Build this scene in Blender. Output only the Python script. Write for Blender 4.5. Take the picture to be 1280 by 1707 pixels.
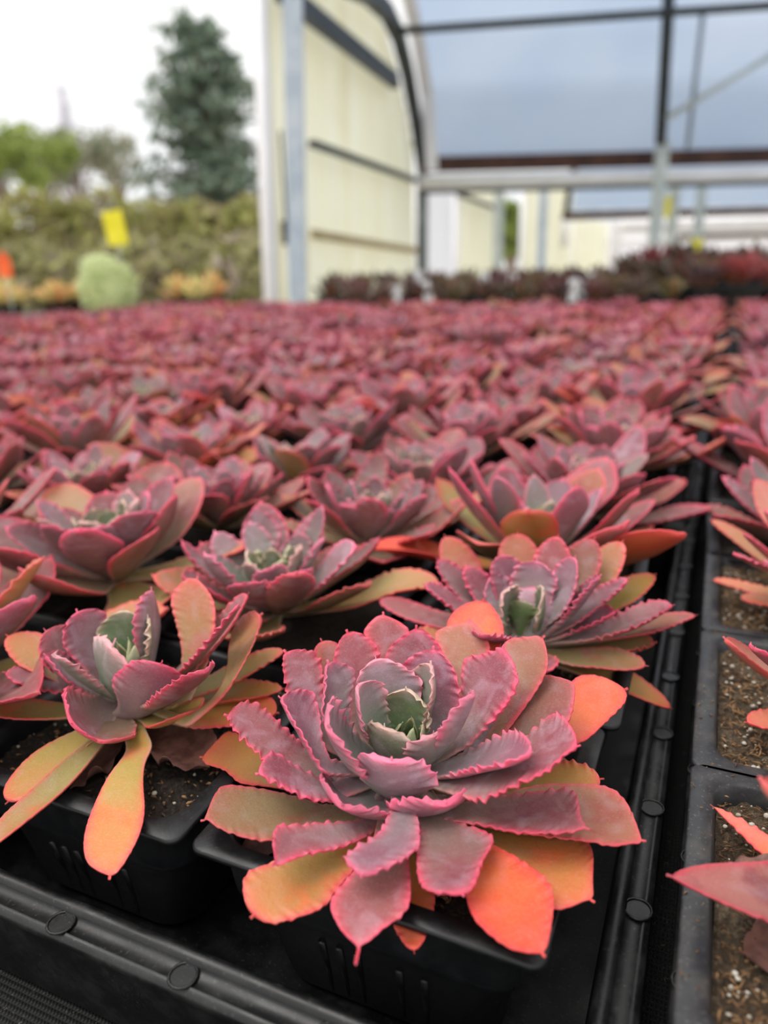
import bpy, math, random
import numpy as np
from mathutils import Vector, Matrix, noise as mn

for o in list(bpy.data.objects): bpy.data.objects.remove(o)
S = bpy.context.scene
COL = S.collection
R = math.radians

# ------------------------------------------------------------------ camera
H = .165                       # camera height above the pot rims (rims are z = 0)
PITCH, YAW, ROLL, FPX = R(18.5), R(24.2), R(1.5), 1233.0
FW = np.array([-math.sin(YAW)*math.cos(PITCH), math.cos(YAW)*math.cos(PITCH), -math.sin(PITCH)])
RT = np.array([math.cos(YAW), math.sin(YAW), 0.0])
UP = np.cross(RT, FW)
RR = RT*math.cos(ROLL)-UP*math.sin(ROLL)
UU = UP*math.cos(ROLL)+RT*math.sin(ROLL)
CP = np.array([0, 0, H])
FH = np.array([-math.sin(YAW), math.cos(YAW), 0.0])
def ray(u, v): return FW+RR*(u-640)/FPX-UU*(v-853.5)/FPX
def onz(u, v, z=0.0):
    d = ray(u, v); return CP+d*((z-CP[2])/d[2])
def at(u, v, D):               # the point seen at (u, v), D metres ahead of the camera over the ground
    d = ray(u, v); return CP+d*(D/(d@FH))
def project(P):
    d = np.array(P)-CP; z = d@FW
    return 640+FPX*(d@RR)/z, 853.5-FPX*(d@UU)/z, z
cd = bpy.data.cameras.new('camera'); cam = bpy.data.objects.new('camera', cd); COL.objects.link(cam)
M = Matrix(((RR[0], UU[0], -FW[0], 0), (RR[1], UU[1], -FW[1], 0), (RR[2], UU[2], -FW[2], H), (0, 0, 0, 1)))
cam.matrix_world = M
cd.sensor_fit = 'HORIZONTAL'; cd.sensor_width = 36; cd.lens = 36*FPX/1280
cd.clip_start = .01; cd.clip_end = 500
cd.dof.use_dof = True; cd.dof.focus_distance = .238; cd.dof.aperture_fstop = 9.0
S.camera = cam

# ------------------------------------------------------------------ world, exposure
S.view_settings.view_transform = 'Standard'; S.view_settings.look = 'None'
S.view_settings.gamma = 1; S.view_settings.exposure = .35
S.view_settings.use_curve_mapping = False
W = bpy.data.worlds.new('overcast_sky'); S.world = W; W.use_nodes = True
nt = W.node_tree; bg = nt.nodes['Background']
tc = nt.nodes.new('ShaderNodeTexCoord'); sx = nt.nodes.new('ShaderNodeSeparateXYZ'); cr = nt.nodes.new('ShaderNodeValToRGB')
nt.links.new(tc.outputs['Generated'], sx.inputs[0]); nt.links.new(sx.outputs['Z'], cr.inputs[0]); nt.links.new(cr.outputs[0], bg.inputs[0])
e = cr.color_ramp.elements
e[0].position = 0; e[0].color = (.80, .82, .84, 1); e[1].position = .45; e[1].color = (1, .99, .96, 1)
bg.inputs[1].default_value = 1.0
sd = bpy.data.lights.new('soft_sun', 'SUN'); sd.energy = 1.5; sd.angle = R(40); sd.color = (1, .97, .93)
so = bpy.data.objects.new('soft_sun', sd); COL.objects.link(so)
so.rotation_euler = Vector((.35, .15, -1)).to_track_quat('-Z', 'Y').to_euler()

# ------------------------------------------------------------------ helpers
def tag(o, label=None, cat=None, group=None, kind=None):
    if label: o['label'] = label
    if cat: o['category'] = cat
    if group: o['group'] = group
    if kind: o['kind'] = kind
    return o
def empty(name, loc=(0, 0, 0), rz=0, **k):
    o = bpy.data.objects.new(name, None); COL.objects.link(o); o.location = loc; o.rotation_euler = (0, 0, rz)
    o.empty_display_size = .02
    return tag(o, **k)
class MB:
    def __init__(s): s.v = []; s.f = []; s.m = []; s.n = 0; s.d = []
    def add(s, v, f, mi=0, d=None):
        v = np.asarray(v, float).reshape(-1, 3); s.v.append(v)
        s.f += [tuple(int(i)+s.n for i in q) for q in f]; s.m += [mi]*len(f)
        s.d.append(np.zeros((len(v), 4)) if d is None else np.asarray(d, float)); s.n += len(v)
    def box(s, c, size, mi=0, rz=0, ax=None):
        x, y, z = [a/2 for a in size]
        v = np.array([(i*x, j*y, k*z) for i in (-1, 1) for j in (-1, 1) for k in (-1, 1)])
        if ax is not None: v = v@np.array(ax)
        elif rz:
            cc, ss = math.cos(rz), math.sin(rz); v = v@np.array([[cc, ss, 0], [-ss, cc, 0], [0, 0, 1]])
        s.add(v+np.array(c), [(0, 1, 3, 2), (4, 6, 7, 5), (0, 4, 5, 1), (2, 3, 7, 6), (0, 2, 6, 4), (1, 5, 7, 3)], mi)
    def beam(s, a, b, w, h, mi=0):             # rectangular bar from a to b, w wide and h high
        a = np.array(a, float); b = np.array(b, float); t = b-a; L = np.linalg.norm(t); t /= L
        up = np.array([0, 0, 1.0]) if abs(t[2]) < .9 else np.array([FH[0], FH[1], 0])
        sd = np.cross(t, up); sd /= np.linalg.norm(sd); n = np.cross(sd, t)
        s.box((a+b)/2, (L, w, h), mi, ax=[t, sd, n])
    def tube(s, pts, r, seg=10, mi=0, cap=True):
        pts = [np.array(p, float) for p in pts]; rs = r if hasattr(r, '__len__') else [r]*len(pts)
        V = []; F = []; prev = None
        for i, p in enumerate(pts):
            t = pts[min(i+1, len(pts)-1)]-pts[max(i-1, 0)]; t /= (np.linalg.norm(t)+1e-12)
            if prev is None:
                h = np.array([0, 0, 1.]) if abs(t[2]) < .9 else np.array([1., 0, 0])
                prev = np.cross(t, h)
            a = prev-t*(prev@t); a /= np.linalg.norm(a); prev = a; b = np.cross(t, a)
            for k in range(seg):
                q = 2*math.pi*k/seg; V.append(p+rs[i]*(a*math.cos(q)+b*math.sin(q)))
        for i in range(len(pts)-1):
            for k in range(seg):
                k2 = (k+1) % seg; F.append((i*seg+k, i*seg+k2, (i+1)*seg+k2, (i+1)*seg+k))
        if cap: F.append(tuple(range(seg))[::-1]); F.append(tuple((len(pts)-1)*seg+k for k in range(seg)))
        s.add(V, F, mi)
    def blob(s, c, r, seed=0, mi=0, n=1):
        import itertools
        t = (1+5**.5)/2
        v = [(-1, t, 0), (1, t, 0), (-1, -t, 0), (1, -t, 0), (0, -1, t), (0, 1, t), (0, -1, -t), (0, 1, -t), (t, 0, -1), (t, 0, 1), (-t, 0, -1), (-t, 0, 1)]
        f = [(0, 11, 5), (0, 5, 1), (0, 1, 7), (0, 7, 10), (0, 10, 11), (1, 5, 9), (5, 11, 4), (11, 10, 2), (10, 7, 6), (7, 1, 8), (3, 9, 4), (3, 4, 2), (3, 2, 6), (3, 6, 8), (3, 8, 9), (4, 9, 5), (2, 4, 11), (6, 2, 10), (8, 6, 7), (9, 8, 1)]
        v = [np.array(p)/np.linalg.norm(p) for p in v]
        for _ in range(n):
            nf = []; cache = {}
            def mid(a, b):
                k = (min(a, b), max(a, b))
                if k not in cache:
                    m = v[a]+v[b]; v.append(m/np.linalg.norm(m)); cache[k] = len(v)-1
                return cache[k]
            for a, b, c_ in f:
                x, y, z = mid(a, b), mid(b, c_), mid(c_, a); nf += [(a, x, z), (b, y, x), (c_, z, y), (x, y, z)]
            f = nf
        r = np.array(r if hasattr(r, '__len__') else (r, r, r)); out = []
        for p in v:
            k = 1+.35*mn.noise(Vector(p*1.7)+Vector((seed*7.3, seed*1.9, 0)))
            out.append(p*r*k)
        s.add(np.array(out)+np.array(c), f, mi)
    def build(s, name, mats, parent=None, smooth=True, data=False, link=True):
        me = bpy.data.meshes.new(name); V = np.concatenate(s.v) if s.v else np.zeros((0, 3))
        me.from_pydata(V.tolist(), [], s.f)
        if not isinstance(mats, (list, tuple)): mats = [mats]
        for m in mats: me.materials.append(m)
        me.polygons.foreach_set('material_index', s.m)
        if smooth: me.polygons.foreach_set('use_smooth', [True]*len(s.f))
        if data:
            at_ = me.attributes.new('leafdata', 'FLOAT_COLOR', 'POINT')
            at_.data.foreach_set('color', np.concatenate(s.d).ravel().astype(np.float32))
        me.update()
        o = bpy.data.objects.new(name, me)
        if link: COL.objects.link(o)
        if parent: o.parent = parent
        return o
def copy_tree(o, parent=None):
    c = o.copy(); COL.objects.link(c); c.parent = parent
    for ch in KIDS.get(o.name, []): copy_tree(ch, c)
    return c
KIDS = {}
def register(root):
    for o in bpy.data.objects:
        if o.parent and o.parent.name == root.name:
            KIDS.setdefault(root.name, []).append(o); register(o)

# ------------------------------------------------------------------ materials
class NT:
    def __init__(s, name):
        s.m = bpy.data.materials.new(name); s.m.use_nodes = True; s.t = s.m.node_tree; s.n = s.t.nodes
        s.b = s.n['Principled BSDF']; s.out = s.n['Material Output']
    def node(s, typ, **k):
        n = s.n.new('ShaderNode'+typ)
        for a, b in k.items(): setattr(n, a, b)
        return n
    def set(s, sock, v):
        if hasattr(v, 'is_output') or isinstance(v, bpy.types.NodeSocket): s.t.links.new(v, sock)
        else: sock.default_value = v
    def math(s, op, a, b=0.0, c=None, clamp=False):
        n = s.node('Math', operation=op); n.use_clamp = clamp; s.set(n.inputs[0], a); s.set(n.inputs[1], b)
        if c is not None: s.set(n.inputs[2], c)
        return n.outputs[0]
    def mix(s, f, a, b, mode='MIX'):
        n = s.node('MixRGB', blend_type=mode); s.set(n.inputs[0], f)
        for i, x in ((1, a), (2, b)): s.set(n.inputs[i], x if not isinstance(x, tuple) or len(x) == 4 else (*x, 1))
        return n.outputs[0]
    def noise(s, scale, detail=3, rough=.5, vec=None, w=None):
        n = s.node('TexNoise'); n.inputs['Scale'].default_value = scale; n.inputs['Detail'].default_value = detail; n.inputs['Roughness'].default_value = rough
        s.set(n.inputs['Vector'], vec if vec is not None else s.obj())
        return n.outputs['Fac']
    def obj(s):
        if not hasattr(s, '_tc'): s._tc = s.node('TexCoord')
        return s._tc.outputs['Object']
    def ramp(s, f, stops, interp='LINEAR'):
        n = s.node('ValToRGB'); s.set(n.inputs[0], f); cr = n.color_ramp; cr.interpolation = interp
        while len(cr.elements) < len(stops): cr.elements.new(.5)
        for el, (p, c) in zip(cr.elements, stops): el.position = p; el.color = (*c, 1) if len(c) == 3 else c
        return n.outputs[0]
    def smooth(s, x, lo, hi, a=0., b=1.):
        n = s.node('MapRange', interpolation_type='SMOOTHSTEP'); s.set(n.inputs[0], x)
        for i, q in ((1, lo), (2, hi), (3, a), (4, b)): s.set(n.inputs[i], q)
        return n.outputs[0]
    def bump(s, h, strength=.3, dist=.001):
        n = s.node('Bump'); n.inputs['Strength'].default_value = strength; n.inputs['Distance'].default_value = dist
        s.set(n.inputs['Height'], h); s.set(s.b.inputs['Normal'], n.outputs[0])
def c8(r, g, b):
    f = lambda x: ((x/255+.055)/1.055)**2.4 if x > 10 else x/255/12.92
    return (f(r), f(g), f(b))

def leaf_material():
    k = NT('succulent_leaf')
    a = k.node('Attribute', attribute_name='leafdata'); sp = k.node('SeparateColor'); k.t.links.new(a.outputs['Color'], sp.inputs[0])
    u, ed, age = sp.outputs[0], sp.outputs[1], sp.outputs[2]; rnd = a.outputs['Alpha']
    oi = k.node('ObjectInfo'); geo = k.node('NewGeometry')
    v3 = k.node('VectorMath', operation='ADD'); k.t.links.new(k.obj(), v3.inputs[0])
    cv = k.node('CombineXYZ'); k.set(cv.inputs[0], k.math('MULTIPLY', rnd, 3.7)); k.t.links.new(cv.outputs[0], v3.inputs[1]); P = v3.outputs[0]
    n1 = k.noise(45, 4, .6, P); n2 = k.noise(260, 3, .6, P); n3 = k.noise(1500, 2, .6, P)
    base = k.ramp(age, [(0, c8(92, 124, 66)), (.12, c8(104, 130, 92)), (.25, c8(140, 156, 140)), (.42, c8(146, 132, 136)), (.6, c8(142, 118, 104)), (.8, c8(166, 152, 88)), (1, c8(204, 150, 84))])
    tip = k.ramp(age, [(0, c8(104, 138, 78)), (.12, c8(122, 134, 100)), (.25, c8(158, 134, 144)), (.42, c8(142, 88, 104)), (.6, c8(150, 84, 86)), (.8, c8(196, 132, 84)), (1, c8(230, 98, 78))])
    uu = k.math('ADD', k.math('SUBTRACT', u, k.math('SUBTRACT', k.smooth(age, .55, .8, 0, .14), k.smooth(age, .9, .99, 0, .26))), k.math('MULTIPLY', k.math('SUBTRACT', n1, .5), .8))
    uu = k.math('ADD', uu, k.math('MULTIPLY', k.math('SUBTRACT', rnd, .5), .25))
    col = k.mix(k.smooth(uu, .25, 1.0), base, tip)
    col = k.mix(k.math('MULTIPLY', oi.outputs['Alpha'], k.smooth(u, .15, .7, .55, 1.)), col, oi.outputs['Color'])
    # mottled darker wine patches, orange blotches on the older leaves
    col = k.mix(k.math('MULTIPLY', k.smooth(n1, .53, .66), k.math('MULTIPLY', k.smooth(age, .3, .5), .6)), col, k.mix(k.smooth(age, .62, .82), c8(126, 62, 72)+(1,), c8(238, 128, 84)+(1,)))
    # waxy bloom
    n4 = k.node('TexNoise'); n4.inputs['Scale'].default_value = 90; n4.inputs['Detail'].default_value = 5; n4.inputs['Distortion'].default_value = 1.1; k.set(n4.inputs['Vector'], P)
    bl = k.math('MULTIPLY', k.smooth(n4.outputs['Fac'], .46, .72), k.smooth(age, .9, .3, .06, .27))
    col = k.mix(bl, col, c8(214, 196, 214)+(1,))
    # underside
    col = k.mix(k.math('MULTIPLY', geo.outputs['Backfacing'], 0.0), col, col)
    # edge
    edc = k.ramp(age, [(0, c8(196, 198, 160)), (.14, c8(226, 190, 176)), (.26, c8(236, 128, 158)), (.5, c8(232, 92, 122)), (.75, c8(230, 104, 106)), (1, c8(234, 88, 92))])
    edc = k.mix(k.smooth(u, .12, .6), k.mix(.6, base, c8(226, 206, 190)+(1,)), edc)
    ee = k.math('ADD', k.math('ADD', ed, k.math('MULTIPLY', k.math('SUBTRACT', n2, .5), .5)), k.math('MULTIPLY', k.math('SUBTRACT', n1, .5), .5))
    soft = k.math('MULTIPLY', k.smooth(ee, -.1, .9), k.math('SUBTRACT', .34, k.math('MULTIPLY', oi.outputs['Alpha'], .34)))
    col = k.mix(k.math('MULTIPLY', soft, k.smooth(u, .25, .8)), col, edc)
    col = k.mix(k.math('MULTIPLY', k.smooth(ee, .58, 1.08), k.math('SUBTRACT', .92, k.math('MULTIPLY', k.smooth(oi.outputs['Alpha'], .3, .9), .85))), col, edc)
    col = k.mix(k.math('MULTIPLY', k.smooth(n3, .5, .7), .08), col, c8(240, 214, 212)+(1,))
    # colour of this particular plant
    hs = k.node('HueSaturation'); k.set(hs.inputs['Color'], col); k.set(hs.inputs['Saturation'], 1.05); k.set(hs.inputs['Value'], k.math('ADD', .76, k.math('MULTIPLY', rnd, .34)))
    k.set(k.b.inputs['Base Color'], hs.outputs[0])
    k.b.inputs['Roughness'].default_value = .48; k.b.inputs['Specular IOR Level'].default_value = .42
    k.b.inputs['Subsurface Weight'].default_value = .12; k.b.inputs['Subsurface Radius'].default_value = (.004, .0015, .001); k.b.inputs['Subsurface Scale'].default_value = 1
    k.bump(k.math('ADD', k.math('MULTIPLY', n2, .7), k.math('MULTIPLY', n3, .25)), .35, .0012)
    return k.m
M_LEAF = leaf_material()
def simple(name, c1, c2, scale=60, rough=.5, spec=.5, bump=0, lo=.35, hi=.65, metal=0, detail=4):
    k = NT(name); n = k.noise(scale, detail, .6)
    k.set(k.b.inputs['Base Color'], k.mix(k.smooth(n, lo, hi), (*c1, 1), (*c2, 1)))
    k.b.inputs['Roughness'].default_value = rough; k.b.inputs['Specular IOR Level'].default_value = spec; k.b.inputs['Metallic'].default_value = metal
    if bump: k.bump(n, bump, 1/scale*.3)
    return k.m
def plastic(name, base, dust, amount):
    k = NT(name); n1 = k.noise(70, 5, .65); n2 = k.noise(900, 3, .7); n3 = k.noise(14, 3)
    geo = k.node('NewGeometry'); sp = k.node('SeparateXYZ'); k.t.links.new(geo.outputs['Normal'], sp.inputs[0])
    up = k.smooth(sp.outputs['Z'], .2, .9)
    f = k.math('MULTIPLY', k.smooth(n1, .42, .7), amount)
    f2 = k.math('MULTIPLY', k.smooth(n2, .60, .68), k.math('MULTIPLY', k.math('ADD', .08, k.math('MULTIPLY', up, .8)), amount))
    col = k.mix(f, (*base, 1), (*dust, 1)); col = k.mix(k.math('MULTIPLY', f2, .8), col, (*[min(1, x*2.2+.02) for x in dust], 1))
    nd_ = k.node('TexNoise'); nd_.inputs['Scale'].default_value = 160; nd_.inputs['Detail'].default_value = 2; nd_.inputs['Distortion'].default_value = 3; k.set(nd_.inputs['Vector'], k.obj())
    sc_ = k.math('MULTIPLY', k.smooth(k.math('ABSOLUTE', k.math('SUBTRACT', nd_.outputs['Fac'], .5)), .012, .0), k.smooth(k.noise(28, 3), .55, .68))
    col = k.mix(k.math('MULTIPLY', sc_, .6), col, (*[min(1, x*3+.03) for x in dust], 1))
    k.set(k.b.inputs['Base Color'], col)
    k.set(k.b.inputs['Roughness'], k.smooth(n1, .3, .7, .34, .55)); k.b.inputs['Specular IOR Level'].default_value = .5
    k.bump(k.math('ADD', k.math('MULTIPLY', n3, 3.), k.math('MULTIPLY', n2, .12)), .25, .0015)
    return k.m
M_POT = plastic('black_pot_plastic', (.004, .0048, .0062), (.016, .017, .019), .5)
M_POTG = plastic('dusty_grey_pot_plastic', (.026, .028, .032), (.085, .08, .075), .7)
M_TRAY = plastic('black_tray_plastic', (.004, .0046, .0052), (.024, .025, .025), .7)
def soil_mat(name, a, b, c):
    k = NT(name); n1 = k.noise(120, 6, .7); n2 = k.noise(600, 4, .7); n3 = k.noise(32, 3)
    col = k.ramp(n2, [(.3, a), (.5, b), (.72, c)])
    col = k.mix(k.math('MULTIPLY', k.smooth(n1, .5, .7), .6), col, (*b, 1)); col = k.mix(k.smooth(n3, .35, .7, 0, .5), col, (*a, 1))
    k.set(k.b.inputs['Base Color'], col); k.b.inputs['Roughness'].default_value = .9
    k.bump(k.math('ADD', n2, n1), .9, .002)
    return k.m
M_SOIL = soil_mat('dark_peat_soil', (.006, .004, .003), (.022, .015, .010), (.085, .055, .035))
M_SOILG = soil_mat('mossy_peat_soil', (.035, .024, .014), (.10, .068, .04), (.27, .20, .13))
M_PERL = simple('perlite', (.62, .60, .53), (.42, .36, .27), 300, .8)
M_BARK = simple('bark_chips', (.07, .032, .014), (.34, .19, .085), 90, .85)
M_DRY = simple('dried_leaf', (.11, .045, .035), (.24, .11, .085), 130, .6, bump=.5)
M_GALV = simple('galvanised_steel', c8(176, 190, 206), c8(200, 210, 222), 9, .45, .5)
M_POSTW = simple('weathered_grey_steel', c8(182, 190, 188), c8(206, 212, 208), 7, .5)
M_DARK = simple('dark_painted_steel', (.012, .016, .018), (.035, .04, .042), 12, .5)
M_RUST = simple('brown_stained_timber', (.045, .018, .012), (.085, .035, .022), 6, .8)
M_GUT = simple('white_gutter', c8(238, 236, 240), c8(248, 246, 250), 3, .4)
M_TAG = simple('white_plant_tag', (.75, .76, .78), (.85, .85, .87), 20, .5)
M_YEL = simple('yellow_sticky_card', c8(232, 220, 20), c8(250, 238, 60), 12, .5)
M_ORG = simple('orange_tag', c8(236, 82, 22), c8(250, 110, 50), 12, .5)

# ------------------------------------------------------------------ leaf builder
def unit(a): return a/(np.linalg.norm(a)+1e-12)
def leaf(mb, B, T, W, age, bow=.12, cup=.5, ruf=.0008, wl=.0040, roll=0, thick=.0022, nu=104, nv=17, seed=0, um=.73, q=2.8, base=.36, mucro=.0014, radial=None, mi=0, twist=0, tipin=0, sp=2.0, pt=None, sickle=None, outline=None):
    rng = np.random.RandomState(seed); r_pt, r_si, r_w1, r_w2 = rng.rand(), rng.randn(), rng.rand(), rng.rand()
    if pt is None: pt = .15+.45*r_pt
    if sickle is None: sickle = .035*r_si
    B = np.array(B, float); T = np.array(T, float); c = T-B; L = np.linalg.norm(c); c = c/L
    if radial is None: radial = np.array([c[0], c[1], 0])
    radial = unit(np.array([radial[0], radial[1], 0.0])); s0 = np.cross(radial, (0, 0, 1.)); s0 = unit(s0-c*(s0@c))
    n0 = np.cross(s0, c)
    cr_, sr = math.cos(roll), math.sin(roll); s0, n0 = s0*cr_+n0*sr, n0*cr_-s0*sr
    if outline is not None:                      # measured outline, laid into the plane of the leaf
        pl = []
        for (pu, pv) in outline:
            d = ray(pu, pv); C_ = CP-ORIGIN[0]; k_ = ((B-C_)@n0)/(d@n0); X = C_+d*k_-B; pl.append((X@c, X@s0))
        pl = np.array(pl); L0 = L; L = float(min(pl[:, 0].max(), 1.35*L0)); T = B+c*L
    Mp = B+c*L*.5-n0*bow*L*2*.5
    s = np.linspace(0, 1, nu); u = 1-(1-s)**sp
    P = ((1-u)**2)[:, None]*B+(2*u*(1-u))[:, None]*Mp+(u**2)[:, None]*T
    P = P+(n0*tipin*L)[None]*(np.clip((u-.7)/.3, 0, 1)**2)[:, None]
    t = np.gradient(P, axis=0); t /= np.linalg.norm(t, axis=1)[:, None]+1e-12
    sv = s0[None]-t*(t@s0)[:, None]; sv /= np.linalg.norm(sv, axis=1)[:, None]; n = np.cross(sv, t)
    tw = twist*u; sv, n = sv*np.cos(tw)[:, None]+n*np.sin(tw)[:, None], n*np.cos(tw)[:, None]-sv*np.sin(tw)[:, None]
    fb = np.clip(u/um, 0, 1); f = base+(1-base)*(fb*fb*(3-2*fb))
    k = u > um; f[k] = np.sqrt(np.clip(1-((u[k]-um)/(1-um))**q, 0, 1)); f = np.maximum(f, .012)
    w = W/2*f; mshift = np.zeros(nu)
    if outline is None:
        x_ = np.clip((u-um)/(1-um), 0, 1); f = np.where(u > um, f*(1-pt)+pt*np.minimum(f, (1-x_)**.75+.0), f); f = np.maximum(f, .012)
        w = W/2*f*(1+.05*np.sin(u*9+r_w1*6)); mshift = sickle*L*np.sin(u*math.pi)**1.5+.03*W*np.sin(u*11+r_w2*6)*f
    else:
        n_ = len(pl); lo, hi = np.zeros(nu), np.zeros(nu)
        for i_, a_ in enumerate(np.minimum(u*L, L-1e-6)):
            bs = []
            for q_ in range(n_-1):
                a0, b0 = pl[q_]; a1, b1 = pl[q_+1]
                if (a0-a_)*(a1-a_) <= 0 and a0 != a1: bs.append(b0+(b1-b0)*(a_-a0)/(a1-a0))
            if len(bs) >= 2 : lo[i_], hi[i_] = min(bs), max(bs)
            else: lo[i_], hi[i_] = np.nan, np.nan
        ok = ~np.isnan(lo); 
        dflt = W*.5*(.32+.5*u)
        if ok.any():
            i0 = np.argmax(ok); a_l, a_h = lo[i0], hi[i0]; tt = np.clip(u/max(u[i0], 1e-3), 0, 1)
            lo = np.where(ok, lo, 0); hi = np.where(ok, hi, 0)
            for arr, end, sg in ((lo, a_l, -1), (hi, a_h, 1)):
                fill = sg*W*.17*(1-tt)+end*tt; arr[:i0] = fill[:i0]
            for i_ in range(i0, nu):
                if not ok[i_]: lo[i_] = lo[i_-1]; hi[i_] = hi[i_-1]
        ker = np.array([1, 2, 3, 2, 1.])/9
        for _ in range(3):
            for arr in (lo, hi):
                pad = np.concatenate([[arr[0]]*2, arr, [arr[-1]]*2]); arr[:-3] = np.convolve(pad, ker, 'valid')[:-3]
        w = np.maximum((hi-lo)/2, .0004); mshift = (hi+lo)/2; f = np.clip(w/(W/2), .012, 1)
    vv = np.sin(np.linspace(-math.pi/2, math.pi/2, nv)); cc = max(cup, .01)
    lat = w[:, None]*np.sin(vv*cc)[None]/math.sin(cc)+mshift[:, None]; lift = w[:, None]*(1-np.cos(vv*cc))[None]/cc
    # ruffle phase follows the arc length of each edge
    amp = ruf*np.clip((u-.18)/.25, 0, 1)*np.clip(f*1.5, .2, 1)
    ruffle = np.zeros_like(lat); outw = np.zeros_like(lat)
    for side in (-1, 1):
        E = P+sv*(lat[:, 0 if side < 0 else -1])[:, None]
        arc = np.concatenate([[0], np.cumsum(np.linalg.norm(np.diff(E, axis=0), axis=1))])
        ph = rng.rand()*6.28; am = 1+.45*np.sin(arc/.013+rng.rand()*6)
        q1, q2, q3 = rng.rand(3)*6.28
        wv = .6*np.sin(2*math.pi*arc/wl+q1)+.45*np.sin(2*math.pi*arc/(wl*1.43)+q2)+.35*np.sin(2*math.pi*arc/(wl*.67)+q3)
        wv2 = .7*np.cos(2*math.pi*arc/(wl*.9)+q2)+.5*np.sin(2*math.pi*arc/(wl*.55)+q1)
        g = np.where(vv*side > 0, np.abs(vv)**5, 0)
        ruffle += (amp*am*wv)[:, None]*g[None]; outw += side*(amp*am*wv2*.28)[:, None]*g[None]
    wob = .03*W*np.sin(u*5+rng.rand()*6)[:, None]*vv[None]**2
    mid = P[:, None, :]+sv[:, None, :]*(lat+outw)[:, :, None]+n[:, None, :]*(lift+ruffle+wob)[:, :, None]
    mid[-1] += t[-1]*mucro
    th = thick*(1-.72*np.abs(vv)**3)[None]*(1.25-.7*u)[:, None]*np.clip(f*4, .15, 1)[:, None]/2
    top = mid+n[:, None, :]*th[:, :, None]; bot = mid-n[:, None, :]*(th*1.3)[:, :, None]
    dist = np.minimum(w[:, None]*(1-np.abs(vv))[None], ((1-u)*L)[:, None]*np.ones(nv)[None])
    ed = np.clip(1-dist/(.13*W+.0012), 0, 1)
    r = rng.rand(); dat = np.stack([u[:, None]*np.ones(nv)[None], ed, np.full_like(ed, age), np.full_like(ed, r)], -1).reshape(-1, 4)
    N = nu*nv; F = []
    I = lambda i, j: i*nv+j
    for i in range(nu-1):
        for j in range(nv-1):
            F.append((I(i, j), I(i, j+1), I(i+1, j+1), I(i+1, j))); F.append((N+I(i, j), N+I(i+1, j), N+I(i+1, j+1), N+I(i, j+1)))
        F.append((I(i, 0), I(i+1, 0), N+I(i+1, 0), N+I(i, 0))); F.append((I(i, nv-1), N+I(i, nv-1), N+I(i+1, nv-1), I(i+1, nv-1)))
    for j in range(nv-1):
        F.append((I(nu-1, j), I(nu-1, j+1), N+I(nu-1, j+1), N+I(nu-1, j)))
    mb.add(np.concatenate([top.reshape(-1, 3), bot.reshape(-1, 3)]), F, mi, np.concatenate([dat, dat]))

DBG = 0
ORIGIN = [np.zeros(3)]
CROPS = dict(A=(320, 980, 1.6842), B=(330, 1290, 3.282), C=(680, 1280, 3.122), D=(680, 1000, 3.2), E=(330, 1020, 3.4595), F=(0, 940, 2.56), G=(560, 1080, 5.3333))
def solve_len(stem, u, v, L, far):
    d = unit(ray(u, v)); oc = CP-stem; b = oc@d; q = b*b-(oc@oc-L*L)
    return CP+d*(-b+(1 if far else -1)*math.sqrt(max(q, 0)))
def solve_tip(stem, u, v, elev):
    """where the sight line through (u, v) meets the cone of that elevation about the stem"""
    d = ray(u, v); best = None; te = math.radians(elev)
    ts = np.linspace(.08, .9, 2400)
    P = CP[None]+ts[:, None]*d[None]; q = P-stem[None]; el = np.arctan2(q[:, 2], np.hypot(q[:, 0], q[:, 1])); Ln = np.linalg.norm(q, axis=1)
    df = el-te; k = np.where(np.sign(df[:-1]) != np.sign(df[1:]))[0]
    if len(k) == 0: i = np.argmin(np.abs(df)+Ln*.5); return P[i]
    i = k[np.argmin(Ln[k])]; return P[i]
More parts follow.
